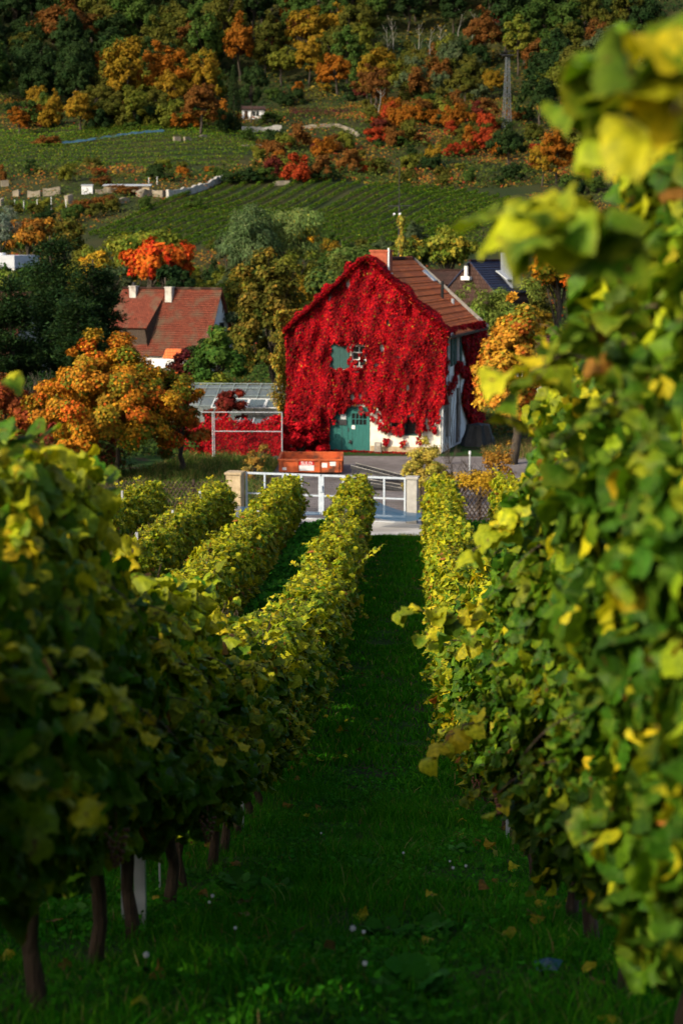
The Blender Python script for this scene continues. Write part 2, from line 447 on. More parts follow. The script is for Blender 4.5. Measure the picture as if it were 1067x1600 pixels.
# ------------------------------------------------------------------ ground, road, yard
def ground_material():
    m, nt, p = new_mat('ground_surface')
    N, L = nt.nodes, nt.links
    tc = N.new('ShaderNodeTexCoord')
    def ramp(sc, a, b, c1, c2, det=6):
        no = N.new('ShaderNodeTexNoise'); no.inputs['Scale'].default_value = sc; no.inputs['Detail'].default_value = det
        L.new(tc.outputs['Object'], no.inputs[0])
        cr = N.new('ShaderNodeValToRGB'); cr.color_ramp.elements[0].position = a; cr.color_ramp.elements[1].position = b
        cr.color_ramp.elements[0].color = (*c1, 1); cr.color_ramp.elements[1].color = (*c2, 1)
        L.new(no.outputs['Fac'], cr.inputs[0]); return cr.outputs[0]
    grass = ramp(3.0, .35, .7, (.012, .035, .006), (.03, .075, .012))
    soil = ramp(6.0, .4, .7, (.03, .026, .014), (.06, .045, .022))
    hill = ramp(.08, .35, .65, (.018, .030, .008), (.040, .038, .012), 8)
    f1 = ramp(.9, .52, .62, (0, 0, 0), (1, 1, 1))
    mx = N.new('ShaderNodeMix'); mx.data_type = 'RGBA'
    L.new(f1, mx.inputs[0]); L.new(grass, mx.inputs[6]); L.new(soil, mx.inputs[7])
    sp = N.new('ShaderNodeSeparateXYZ'); L.new(tc.outputs['Object'], sp.inputs[0])
    mr = N.new('ShaderNodeMapRange'); mr.inputs[1].default_value = 120; mr.inputs[2].default_value = 200
    L.new(sp.outputs['Y'], mr.inputs[0])
    m2 = N.new('ShaderNodeMix'); m2.data_type = 'RGBA'
    L.new(mr.outputs[0], m2.inputs[0]); L.new(mx.outputs[2], m2.inputs[6]); L.new(hill, m2.inputs[7])
    L.new(m2.outputs[2], p.inputs['Base Color'])
    p.inputs['Roughness'].default_value = .95; p.inputs['Specular IOR Level'].default_value = .1
    nb = N.new('ShaderNodeTexNoise'); nb.inputs['Scale'].default_value = 12; L.new(tc.outputs['Object'], nb.inputs[0])
    b = N.new('ShaderNodeBump'); b.inputs['Strength'].default_value = .6; b.inputs['Distance'].default_value = .05
    L.new(nb.outputs['Fac'], b.inputs['Height']); L.new(b.outputs[0], p.inputs['Normal'])
    return m
def sheet(name, xs, ys, mat, dz=0.0, zf=None):
    X, Y = np.meshgrid(xs, ys); Z = H(X, Y) + dz
    V = np.stack([X.ravel(), Y.ravel(), Z.ravel()], 1)
    nx, ny = len(xs), len(ys)
    i = (np.arange(ny - 1)[:, None] * nx + np.arange(nx - 1)[None, :]).ravel()
    q = np.stack([i, i + 1, i + 1 + nx, i + nx], 1).ravel()
    o = mesh_obj(name, np_mesh(name, V, q, np.full(len(i), 4), mat, smooth=True)); o['kind'] = 'structure'
    return o
gx = np.unique(np.concatenate([np.linspace(-420, -30, 66), np.linspace(-30, 30, 61), np.linspace(30, 420, 66)]))
gy = np.unique(np.concatenate([np.linspace(-60, 0, 16), np.linspace(0, 130, 131), np.linspace(130, 440, 125), np.linspace(440, 960, 66)]))
sheet('ground', gx, gy, ground_material())
asphalt = noise_mat('yard_asphalt', (.15, .135, .14), (.21, .19, .19), 3.0, .9, c3=(.10, .085, .08), scale3=.35, t3=(.45, .7), bump=.3, bscale=60)
pale_road = noise_mat('pale_concrete_road', (.40, .39, .38), (.50, .49, .47), 2.0, .9, c3=(.3, .28, .26), scale3=.5, bump=.25, bscale=50)
sheet('road', np.linspace(-60, 40, 60), np.array([57.4, 58.2, 59.0, 59.7]), pale_road, .012)
sheet('driveway', np.linspace(-6.75, 0.45, 12), np.linspace(61.0, 66.4, 9), pale_road, .014)
sheet('yard', np.linspace(-7.1, 12, 22), np.linspace(66.5, 87.0, 21), asphalt, .012)

# ------------------------------------------------------------------ the red creeper covered house
HW, HL = 7.9, 9.8
RZ = -R(13)
uvx, uvy = math.cos(RZ), math.sin(RZ)
corner = Vector((1.43, 88.3, 0))
HO = Vector((corner.x - HW * uvx, corner.y - HW * uvy, h(0, 90)))
house = empty('old_house', HO, RZ, 'tall old gabled house with orange tiled roof, its front wall hidden under red creeper', 'house')
GZ = HO.z
def hz(py, d=88.9): return EYE - (py - 387) / FPX * d - GZ       # local z for a pixel row on the gable
EAVE, RIDGE, RX = 6.35, 9.95, HW / 2 + .05
# walls with openings: gable wall in panels around the door and windows
def hpx(px): return (px - 462) / 228 * HW
door_x0, door_x1, door_z1 = hpx(515), hpx(581), hz(634)
W1 = (hpx(551), hpx(575), hz(572), hz(538))       # upper window
W0 = (hpx(521), hpx(548), hz(573), hz(534))       # shuttered opening
W2 = (hpx(614), hpx(655), hz(678), hz(648))       # lower window
opens = [W1, W0, W2, (door_x0, door_x1, 0, door_z1)]
def wall_grid(mb, w, z0, z1, opens, thick, fx):
    xs = sorted({0, w, *[o[0] for o in opens], *[o[1] for o in opens]}); zs = sorted({z0, z1, *[o[2] for o in opens], *[o[3] for o in opens]})
    for i in range(len(xs) - 1):
        for j in range(len(zs) - 1):
            cx, cz = (xs[i] + xs[i + 1]) / 2, (zs[j] + zs[j + 1]) / 2
            if any(o[0] < cx < o[1] and o[2] < cz < o[3] for o in opens): continue
            fx(mb, xs[i], xs[i + 1], zs[j], zs[j + 1], thick)
    return mb
def front_cell(mb, a, b, c, d, t):  # faces: front only plus inner reveals are given by thickness boxes
    mb.box((a, 0, c), (b, t, d))
gw = wall_grid(MB(), HW, 0, EAVE, opens, .3, front_cell)
gw.add([(0, 0, EAVE), (HW, 0, EAVE), (RX, 0, RIDGE - .12), (0, .3, EAVE), (HW, .3, EAVE), (RX, .3, RIDGE - .12)], [(0, 1, 2), (5, 4, 3), (0, 2, 5, 3), (1, 4, 5, 2)])
gw.build('front_wall', M['plaster'], house)
MB().box((-.03, -.05, -.3), (door_x0 - .02, .0, .38)).box((door_x1 + .03, -.05, -.3), (HW + .03, 0, .30)).build('plinth', M['sandstone'], house)
S1 = (1.2, 2.2, hz(573), hz(520)); S2 = (3.6, 4.6, hz(572), hz(520)); S3 = (1.1, 2.5, .65, hz(618)); S4 = (3.9, 5.1, .05, hz(612))
sw = MB()
def side_cell(mb, a, b, c, d, t): mb.box((HW - t, a, c), (HW, b, d))
sw_ = wall_grid(sw, HL, 0, EAVE, [(o[0], o[1], o[2], o[3]) for o in (S1, S2, S3, S4)], .3, lambda mb, a, b, c, d, t: mb.box((HW - t, max(a, .3), c), (HW, b, d)) if b > .3 else None)
sw_.build('side_wall', M['side_plaster'], house)
MB().box((0, .3, 0), (.3, HL, EAVE)).build('left_wall', M['plaster'], house)
MB().box((.3, HL - .3, 0), (HW - .3, HL, EAVE)).add([(.3, HL, EAVE), (HW - .3, HL, EAVE), (RX, HL, RIDGE - .2)], [(0, 2, 1)]).build('rear_wall', M['plaster'], house)
# roof in tile courses
roof = MB()
OV = .28
def courses(mb, xr, zr, xe, ze, y0, y1, n):
    for i in range(n):
        a, b = i / n, (i + 1) / n
        xa, za = xr + (xe - xr) * a, zr + (ze - zr) * a
        xb, zb = xr + (xe - xr) * b, zr + (ze - zr) * b
        lift = .045
        P = [(xa, y0, za), (xb, y0, zb + lift), (xb, y1, zb + lift), (xa, y1, za)]
        if xe < xr: P = [P[0], P[3], P[2], P[1]]
        mb.slab(*P, .07)
eo = .45
ze_ = EAVE - eo * (RIDGE - EAVE) / (HW - RX) + .10
courses(roof, RX, RIDGE, HW + eo, ze_, -OV, HL + OV, 12)
courses(roof, RX, RIDGE, -eo, ze_, -OV, HL + OV, 12)
ro = roof.build('roof', M['tile_red'], house, uvf=lambda c: (c.y, math.hypot(c.x - RX, c.z - RIDGE)))
rt = MB()
for k in range(26):
    y = -OV + k * (HL + 2 * OV) / 26
    rt.tube([(RX, y, RIDGE + .02), (RX, y + .40, RIDGE + .035)], [.11, .13], 8)
rt.build('ridge_tiles', M['tile_red'], ro, smooth=False)
ch = MB().box((RX - .15, 1.0, RIDGE - .6), (RX + .75, 2.2, RIDGE + .42)).build('chimney', M['brick'], ro)
MB().box((RX - .2, .95, RIDGE + .42), (RX + .8, 2.25, RIDGE + .52)).build('chimney_cap', M['brick'], ch)
pp = MB().tube([(RX + .84, 1.0, RIDGE - .65), (RX + .84, 1.0, RIDGE + .62)], .05, 8).box((RX + .62, .72, RIDGE - .72), (RX + 1.08, .96, RIDGE - .66)).build('vent_pipe', M['white_metal'], ro)
def on_roof(d, y, up=0):     # d metres down the right slope
    L = math.hypot(HW + eo - RX, RIDGE - ze_); t = d / L
    return Vector((RX + (HW + eo - RX) * t, y, RIDGE + (ze_ - RIDGE) * t + up))
a = on_roof(3.2, 7.2); MB().tube([a - Vector((0, 0, .1)), a + Vector((0, 0, .95))], .085, 10).build('flue', M['black'], ro)
a = on_roof(3.7, 8.3); MB().tube([a - Vector((0, 0, .1)), a + Vector((0, 0, .28))], .09, 8).build('roof_vent', M['steel'], ro)
a = on_roof(1.1, HL - .3); sk = MB().slab(a + Vector((0, -.3, .12)), on_roof(2.0, HL - .6, .12), on_roof(2.0, HL + .2, .12), a + Vector((0, .5, .12)), .09).build('skylight', M['steel'], ro)
MB().bar((HW + eo + .06, -OV, ze_ + .0), (HW + eo + .06, HL + OV, ze_ + .0), .14, .12).build('gutter', M['wood_dark'], ro)
vb = MB()
for yy in (HL + OV + .015,):
    vb.bar((RX, yy, RIDGE + .05), (HW + eo + .1, yy, ze_ + .08), .06, .2)
vb.build('verge_board', M['wood_grey'], ro)
MB().tube([(HW + .1, -.02, .1), (HW + .1, -.02, EAVE - .6)], .05, 8).build('drainpipe', M['steel'], house)
# door, two leaves
dr = empty('door', (0, 0, 0)); dr.parent = house
mid = hpx(545.5)
dl = MB().box((door_x0 + .04, .05, .02), (mid - .01, .12, door_z1 - .03))
nb = 6
for k in range(1, nb):
    x = door_x0 + .04 + (mid - door_x0 - .05) * k / nb; dl.box((x - .006, .043, .1), (x + .006, .05, door_z1 - .05))
dl.build('door_leaf', M['teal'], dr)
gx0, gx1, gz0, gz1 = hpx(552), hpx(575), hz(663), hz(645)
d2 = wall_grid(MB(), 0, 0, 0, [], 0, None) if False else MB()
d2.box((mid + .01, .05, .02), (door_x1 - .04, .12, gz0)).box((mid + .01, .05, gz1), (door_x1 - .04, .12, door_z1 - .03))
d2.box((mid + .01, .05, gz0), (gx0, .12, gz1)).box((gx1, .05, gz0), (door_x1 - .04, .12, gz1))
for k in range(1, nb):
    x = mid + .01 + (door_x1 - mid - .05) * k / nb; d2.box((x - .006, .043, .1), (x + .006, .05, gz0 - .05))
dr2 = d2.build('door_leaf', M['teal'], dr)
MB().box((gx0, .09, gz0), (gx1, .10, gz1)).build('pane', M['glass'], dr)
gb = MB()
for k in range(1, 4): gb.box((gx0 + (gx1 - gx0) * k / 4 - .018, .055, gz0), (gx0 + (gx1 - gx0) * k / 4 + .018, .088, gz1))
gb.box((gx0, .053, (gz0 + gz1) / 2 - .018), (gx1, .087, (gz0 + gz1) / 2 + .018))
gb.build('glazing_bars', M['teal'], dr)
px_, pz_ = hpx(551), hz(690)
MB().box((px_ - .10, .0, pz_ - .08), (px_ - .0, .048, pz_ + .08)).tube([(px_ - .05, 0, pz_ + .05), (px_ - .12, -.03, pz_ - .06), (px_ + .0, -.03, pz_ - .09), (px_ + .04, 0, pz_ + .04)], .022, 6).build('door_lock', M['dark_steel'], dr)
MB().box((px_ - .16, .02, hz(674)), (px_ - .12, .048, hz(668))).build('door_handle', M['dark_steel'], dr)
nt_ = MB().box((hpx(552), .03, hz(670)), (hpx(557), .045, hz(664))).build('notice', M['white'], dr)
MB().box((hpx(538), .03, hz(662)), (hpx(543), .045, hz(657))).build('notice', M['white'], dr)
MB().box((hpx(529), .0, hz(664)), (hpx(544), .029, hz(656))).build('letter_plate', M['dark_steel'], dr)
MB().box((hpx(535), .0, hz(655)), (hpx(543), .03, hz(646))).build('grey_notice', M['steel'], dr)
# windows
def window(parent, x0, x1, z0, z1, nv, nh, fm, side=False, rec=.12):
    f = MB(); t = .07
    def bx(a, b, c, d, y0, y1, mb):
        if side: mb.box((HW - y1, a, c), (HW - y0, b, d))
        else: mb.box((a, y0, c), (b, y1, d))
    bx(x0, x0 + t, z0, z1, rec, rec + .06, f); bx(x1 - t, x1, z0, z1, rec, rec + .06, f)
    bx(x0 + t, x1 - t, z0, z0 + t, rec, rec + .06, f); bx(x0 + t, x1 - t, z1 - t, z1, rec, rec + .06, f)
    for k in range(1, nv): x = x0 + (x1 - x0) * k / nv; bx(x - .025, x + .025, z0 + t, z1 - t, rec + .004, rec + .05, f)
    for k in range(1, nh): z = z0 + (z1 - z0) * k / nh; bx(x0 + t, x1 - t, z - .02, z + .02, rec + .008, rec + .046, f)
    fo = f.build('window', fm, parent)
    g = MB(); bx(x0 + t * .5, x1 - t * .5, z0 + t * .5, z1 - t * .5, rec + .03, rec + .034, g); g.build('pane', M['glass'], fo)
    return fo
window(house, *W1, 2, 3, M['white'])
window(house, *W2, 2, 1, M['dark_teal'])
for o in (S1, S2, S3): window(house, o[0], o[1], o[2], o[3], 2, 2, M['wood_dark'], side=True)
MB().box((HW - .2, S4[0], S4[2]), (HW - .12, S4[1], S4[3])).build('side_door', M['wood_dark'], house)
sx = (W0[0] + W0[1]) / 2
for a_, b_ in ((W0[0] - .03, sx - .005), (sx + .005, W0[1] + .03)):
    s_ = MB().box((a_, -.07, W0[2] - .05), (b_, -.02, W0[3] + .03))
    for k in range(1, 4):
        x = a_ + (b_ - a_) * k / 4; s_.box((x - .005, -.075, W0[2]), (x + .005, -.07, W0[3]))
    s_.build('shutter', M['dark_teal'], house)
for o in (S1, S2):
    for y_ in (o[0] - .52, o[1] + .02):
        MB().box((HW + .02, y_, o[2]), (HW + .07, y_ + .5, o[3])).build('shutter', M['dark_teal'], house)
# curved white hood on the side wall
hd = MB(); pts = []
for k in range(7):
    an = math.pi * k / 6
    pts.append((.28 + .32 * -math.cos(an), .22 * math.sin(an)))
hv = []
for dx in (0, .5):
    for (yy, zz) in pts: hv.append((HW + .02 + dx, yy, hz(524) + zz))
hd.add(hv, [(i, i + 1, i + 8, i + 7) for i in range(6)])
ho = hd.build('window_hood', M['white'], house); so = ho.modifiers.new('s', 'SOLIDIFY'); so.thickness = .03

# ------------------------------------------------------------------ creepers on the house
rngc = np.random.default_rng(5)
RED = [(5, (.30, .002, .008)), (3.5, (.40, .004, .010)), (3, (.17, .002, .008)), (1.6, (.08, .005, .010)), (.7, (.50, .020, .010)), (.25, (.10, .08, .01)), (.15, (.30, .14, .02))]
def lump(x, z, s=0.0):
    return (np.sin(x * 3.1 + 1.3 * np.sin(z * 2.3 + s) + s) * np.sin(z * 2.6 + 1.1 * np.sin(x * 2.7 + s)) + .6 * np.sin(x * 7.3 + z * 3 + s) * np.sin(z * 6.1 - x * 2 + s))
bpx = np.array([440, 516, 519, 524, 532, 540, 548, 560, 572, 582, 586, 592, 597, 602, 604, 609, 613, 616, 622, 627, 629, 633, 637, 640, 648, 653, 656, 661, 666, 668, 672, 676, 680, 684, 688, 692, 700])
bpy_ = np.array([712, 712, 660, 662, 652, 656, 642, 640, 636, 650, 654, 652, 664, 660, 686, 688, 684, 668, 672, 664, 690, 692, 688, 660, 650, 654, 684, 688, 684, 655, 642, 660, 668, 665, 650, 640, 636])
def creeper_front(n):
    u = rngc.uniform(-.35, HW + .28, n); z = rngc.uniform(0, RIDGE + .35, n)
    px = 462 + u / HW * 228; zb = (707 - np.interp(px, bpx, bpy_)) / 30.0 + np.where(px > 516, .28, 0) + np.where(px > 600, .12, 0)
    wob = .10 * np.sin(u * 23) * np.sin(z * 5)
    ztop = np.where(u < RX, EAVE + .35 + (u + .1) * (RIDGE - EAVE) / RX, RIDGE + .10 - (u - RX) * (RIDGE - EAVE) / (HW - RX)) + .15 * np.sin(u * 4.7) + .12 * np.sin(u * 11)
    ztop = np.minimum(ztop + .12, RIDGE + .3)
    ok = (z > zb + wob) & (z < ztop)
    ok &= ~((u > W0[0] - .05 + .06 * np.sin(z * 12)) & (u < W0[1] + .05 + .07 * np.sin(z * 9)) & (z > W0[2] - .03 + .05 * np.sin(u * 13)) & (z < W0[3] - .02 + .10 * np.sin(u * 8 + 2)))
    w1 = (u > W1[0] - .05) & (u < W1[1] + .08) & (z > W1[2]) & (z < W1[3] + .18) & (lump(u * 3.0, z * 3.0, 2) > -.75)
    ok &= ~w1
    ok &= ~((px > 613) & (px < 655) & (z < hz(655)) & ~((px > 627) & (px < 635)))
    ok &= ~((px > 582) & (px < 606) & (z < zb + .5) & (lump(u * 3, z * 2, 5) > -.1))
    for (cu, cz, ru, rz) in ((hpx(555), hz(617), .14, .22), (hpx(567), hz(616), .12, .18), (hpx(600), hz(540), .13, .25), (hpx(592), hz(566), .16, .12), (hpx(561), hz(578), .22, .07), (hpx(626), hz(553), .1, .12), (hpx(610), hz(500), .1, .2), (hpx(520), hz(430 + 30), .12, .3), (hpx(548), hz(440), .14, .3), (hpx(640), hz(600), .1, .2)):
        ok &= (((u - cu) / ru) ** 2 + ((z - cz) / rz) ** 2) > 1
    return u[ok], z[ok]
u, z = creeper_front(175000)
n = len(u)
lp = lump(u * .9, z * .8)
streak = np.sin(u * 5.3 + 2.2 * np.sin(z * .9 + u) + 1.1 * np.sin(u * 2.1)) * .35 + .3 * np.sin(u * 13 + z * 2.2) * np.sin(z * 3.7 + u * 4)
depth = .06 + .17 * (lp + streak + 1.2 + .7 * np.sin(u * 1.9 + 1) * np.sin(z * 1.4)).clip(0, 3.4) * rngc.uniform(.3, 1, n) + .08 * rngc.random(n)
bushy = ((u < 1.6) & (z < 2.4)); depth = depth + bushy * rngc.uniform(0, .9, n) * np.sqrt(np.clip((2.6 - z) / 2.6, 0, 1))
P = np.stack([u, -depth, z], 1)
Nn = np.stack([rngc.normal(0, .45, n) - .15 * np.cos(u * 2.8), -np.ones(n), .35 + rngc.normal(0, .4, n)], 1)
Tt = np.stack([rngc.normal(0, .35, n), -.35 + rngc.normal(0, .2, n), -np.ones(n)], 1)
cc = pick(rngc, RED, n, .15)
pat = np.clip(.95 + .22 * np.sin(u * 6.5 + 1.8 * np.sin(z * .8 + u * .7)) + .32 * lump(u * .55 + 3, z * .5, 1) + .15 * lump(u * 1.7, z * 1.9, 7), .42, 1.35)[:, None]
cc = np.clip(cc * pat, 0, .9)
pt = [scatter(P, Nn, Tt, rngc.uniform(.055, .145, n), T_CREEP, cc)]
# over the verge onto the right roof slope and left roof slope
def verge(nn, side, wmax):
    y = rngc.uniform(-OV - .42, 1.5, nn) ; t = rngc.random(nn)
    wl = wmax * (.25 + .75 * (.5 + .5 * np.sin(t * 19)) * (.3 + .7 * t))
    ok = y < -OV + wl
    y, t = y[ok], t[ok]; m_ = len(y)
    xr = HW + eo if side > 0 else -eo
    x = RX + (xr - RX) * t; zz = RIDGE + (ze_ - RIDGE) * t + .08 + (.20 + .14 * np.abs(np.sin(t * 9))) * rngc.random(m_)
    return np.stack([x, y, zz], 1), m_
for side, wmax, nn in ((1, 2.6, 26000), (-1, 2.5, 14000)):
    Pv, m_ = verge(nn, side, wmax)
    Nv = np.stack([side * .6 + rngc.normal(0, .4, m_), -.4 + rngc.normal(0, .3, m_), np.ones(m_)], 1)
    Tv = np.stack([side * .5 + rngc.normal(0, .4, m_), -.4 + rngc.normal(0, .4, m_), -.6 * np.ones(m_)], 1)
    pt.append(scatter(Pv, Nv, Tv, rngc.uniform(.06, .14, m_), T_CREEP, pick(rngc, RED, m_, .22)))
# hanging shreds along the lower edge
pp_ = []
for k in range(46):
    u0 = rngc.uniform(hpx(583), HW + .1) if k % 3 else rngc.uniform(-.2, HW)
    zb = (707 - np.interp(462 + u0 / HW * 228, bpx, bpy_)) / 30
    ln = rngc.uniform(.1, .45); q = int(ln * 70)
    tt = rngc.random(q)
    pp_.append(np.stack([u0 + rngc.normal(0, .05, q), -.1 - .15 * rngc.random(q), zb + .1 - ln * tt], 1))
P = np.concatenate(pp_); P = P[P[:, 2] > .2]; n = len(P)
pt.append(scatter(P, np.stack([rngc.normal(0, .4, n), -np.ones(n), .3 + rngc.normal(0, .3, n)], 1), np.stack([rngc.normal(0, .3, n), -.2 * np.ones(n), -np.ones(n)], 1), rngc.uniform(.08, .15, n), T_CREEP, pick(rngc, RED, n, .2)))
cr = empty('red_creeper', HO, RZ, 'bright crimson Virginia creeper hanging over the whole gable of the tall old house', 'creeper')
mesh_obj('foliage', np_mesh('creeper_foliage', *merge(pt)[:3], M['creeper'], merge(pt)[3]), cr)
# side wall creeper: top band, far corner column, stems
def side_creeper(n):
    y = rngc.uniform(-.2, HL + .4, n); z = rngc.uniform(0, EAVE + .15, n)
    t = y / HL
    top = z > EAVE - .05 - .35 * np.abs(np.sin(y * 2.1))
    near = (y < .16 + .22 * np.sin(z * 3.1)) & (z > 2.6)
    farc = (y > 6.2 + .8 * np.sin(z * 1.9) - .1 * z) & ((z > .3) )
    mid = (np.abs(z - (3.0 + .2 * y)) < .22 + .15 * np.sin(y * 5)) & (y < 3.4) & (y > .3)
    midb = (np.abs(z - 4.1 - .25 * np.sin(y * 2)) < .25) & (y > 3.2) & (y < 6.5)
    hole = (y > 8.1) & (y < 8.9) & (z > 3.7) & (z < 5.2)
    ok = (top | near | farc | mid * (rngc.random(n) < .35) | midb) & ~hole
    return y[ok], z[ok]
y, z = side_creeper(60000); n = len(y)
dp = .08 + .12 * (lump(y, z, 4) + 1.3).clip(0, 3) * rngc.random(n) + (y > 6.5) * .25 * rngc.random(n)
P = np.stack([HW + dp, y, z], 1)
Nn = np.stack([np.ones(n), rngc.normal(-.2, .45, n), .35 + rngc.normal(0, .35, n)], 1)
Tt = np.stack([.3 + rngc.normal(0, .2, n), rngc.normal(0, .35, n), -np.ones(n)], 1)
sc_ = mesh_obj('side_foliage', np_mesh('creeper_side', *scatter(P, Nn, Tt, rngc.uniform(.09, .19, n), T_CREEP, pick(rngc, RED, n, .22))[:3], M['creeper'], scatter(P, Nn, Tt, .1, T_CREEP, pick(rngc, RED, n, .22))[3]), cr)
st = MB(); rr = random.Random(4)
for k in range(16):
    y0 = rr.uniform(.2, 7.5); z0 = rr.uniform(0, .4); pts = [(HW + .015, y0, z0)]
    for j in range(rr.randint(6, 13)):
        y0 += rr.uniform(-.22, .22); z0 += rr.uniform(.25, .5)
        if z0 > EAVE: break
        pts.append((HW + .015, y0, z0))
    if len(pts) > 2: st.tube(pts, [.022 - .012 * i / len(pts) for i in range(len(pts))], 4, False)
st.build('stems', noise_mat('grey_creeper_stems', (.22, .19, .17), (.34, .31, .28), 9, .9, bump=0), cr)
# golden climber on the left wall, bulging out
n = 26000
y = rngc.uniform(-.5, HL * .8, n); z = rngc.uniform(0.2, EAVE + 1.0, n)
bul = (.45 + .45 * np.abs(np.sin(z * 1.15 + .3)) + .35 * np.sin(z * 2.9 + y)).clip(.15, 1.4) * (1 - .5 * (z / (EAVE + 1.1)) ** 4)
bul = np.where(z < 1.4, bul * .6, bul)
P = np.stack([-.35 - bul * rngc.uniform(.45, 1, n), y + rngc.normal(0, .1, n), z], 1)
Nn = np.stack([-np.ones(n), rngc.normal(-.4, .5, n), .4 + rngc.normal(0, .4, n)], 1); Tt = np.stack([-.2 * np.ones(n), rngc.normal(0, .5, n), -np.ones(n)], 1)
GOLD = [(4, (.34, .24, .03)), (3, (.20, .19, .03)), (2, (.09, .12, .02)), (1, (.48, .30, .04))]
q = scatter(P, Nn, Tt, rngc.uniform(.09, .18, n), T_CREEP, pick(rngc, GOLD, n, .2))
gc = empty('golden_climber', HO, RZ, 'golden yellow climber bulging from the left side wall of the tall red house', 'climber')
mesh_obj('foliage', np_mesh('climber_foliage', *q[:3], M['creeper'], q[3]), gc)
MB().tube([(-.3, 1.0, -.1), (-.35, 1.1, 2), (-.5, 1.3, 4.2)], [.07, .05, .03], 6).build('stem', M['bark2'], gc)
# fallen red leaves along the wall foot
n = 900
u = rngc.uniform(-.5, HW - .5, n); v = -.08 - np.abs(rngc.normal(0, .35, n))
X = HO.x + u * uvx - v * uvy; Y = HO.y + u * uvy + v * uvx
q = scatter(np.stack([X, Y, H(X, Y) + .035], 1), np.stack([rngc.normal(0, .3, n), rngc.normal(0, .3, n), np.ones(n)], 1), rngc.normal(0, 1, (n, 3)), rngc.uniform(.08, .14, n), T_CREEP, pick(rngc, RED, n, .2))
fl = mesh_obj('fallen_leaves', np_mesh('fallen_leaves', *q[:3], M['creeper'], q[3])); fl['kind'] = 'stuff'

def loc2w(o, x, y, z=0):
    return Vector((HO.x + x * uvx - y * uvy, HO.y + x * uvy + y * uvx, HO.z + z))
# slatted grey crate by the door
p0 = loc2w(house, hpx(596), -.35)
ct = empty('slatted_crate', (p0.x, p0.y, h(p0.x, p0.y) + .012), RZ, 'small grey slatted crate standing upright beside the teal door', 'crate')
fr = MB()
for sx_ in (-.17, .14):
    for sy_ in (-.12, .09): fr.box((sx_, sy_, 0), (sx_ + .03, sy_ + .03, .52))
for z_ in (.0, .49): fr.box((-.14, -.12, z_), (.14, -.09, z_ + .03)); fr.box((-.14, .09, z_), (.14, .12, z_ + .03))
fr.build('frame', M['wood_grey'], ct)
sl = MB()
for k in range(6): sl.box((-.135 + k * .046, -.135, .02), (-.105 + k * .046, -.121, .5))
for k in range(4): sl.box((.171, -.11 + k * .055, .02), (.182, -.08 + k * .055, .5))
sl.box((-.14, -.09, .03), (.14, .09, .05))
sl.build('slats', M['wood_grey'], ct)

# ------------------------------------------------------------------ glasshouse to the left
GH = empty('glasshouse', (-13.3, 93.3, h(-8, 92)), RZ * .25, 'long lean-to glasshouse with grey glazing bars left of the red house', 'glasshouse')
gl_, zr_, ze2, dpt = 6.9, zY(604, 95.0) - h(0, 90), 1.95, 3.0
MB().quad((0, 0, ze2), (gl_, 0, ze2), (gl_, dpt, zr_), (0, dpt, zr_)).build('roof_glass', M['ghglass'], GH)
MB().quad((0, 0, .4), (gl_, 0, .4), (gl_, 0, ze2), (0, 0, ze2)).build('front_glass', M['ghglass'], GH)
MB().box((-.05, -.06, 0), (gl_ + .05, .06, .4)).box((-.05, dpt, 0), (gl_ + .05, dpt + .2, zr_ - .05)).build('base_wall', M['concrete'], GH)
gb = MB()
for k in range(10):
    x = gl_ * k / 9; gb.bar((x, -.01, ze2 + .03), (x, dpt, zr_ + .03), .05, .06); gb.bar((x, -.02, .4), (x, -.02, ze2), .05)
for t in (0, .45, .8, 1): gb.bar((0, dpt * t, ze2 + (zr_ - ze2) * t + .06), (gl_, dpt * t, ze2 + (zr_ - ze2) * t + .06), .07, .05)
gb.build('glazing_bars', noise_mat('grey_green_bars', (.12, .16, .17), (.2, .25, .26), 6, .6, bump=0), GH)
# open roof vents
for k in range(4):
    x0 = 2.3 + k * .98
    v = MB()
    a, b = Vector((x0, -.35, 1.95)), Vector((x0 + .9, -.35, 1.95)); c, d = Vector((x0 + .98, .55, 2.35)), Vector((x0 + .08, .55, 2.35))
    for s_, e_ in ((a, b), (b, c), (c, d), (d, a)): v.bar(s_, e_, .045)
    vo = v.build('vent_frame', M['white_metal'], GH)
    MB().quad(a, b, c, d).build('vent_glass', M['ghglass'], vo)
# second low cold frame in front
CF = empty('cold_frame', (-10.9, 89.0, h(-8, 88)), RZ * .25, 'low cold frame with sloping glass lights in front of the glasshouse', 'cold frame')
MB().box((0, 0, 0), (4.6, .1, .75)).box((0, 2.0, 0), (4.6, 2.1, 1.45)).box((0, .1, 0), (.1, 2.0, .8)).box((4.5, .1, 0), (4.6, 2.0, .8)).build('box', M['concrete'], CF)
MB().quad((.05, .0, .80), (4.55, .0, .80), (4.55, 2.05, 1.52), (.05, 2.05, 1.52)).build('glass', M['ghglass'], CF)
b_ = MB()
for k in range(7): b_.bar((.05 + 4.5 * k / 6, -.02, .83), (.05 + 4.5 * k / 6, 2.07, 1.56), .05)
b_.bar((.05, -.02, .86), (4.55, -.02, .86), .06); b_.bar((.05, 1.0, 1.22), (4.55, 1.0, 1.22), .05)
b_.build('glazing_bars', M['steel'], CF)
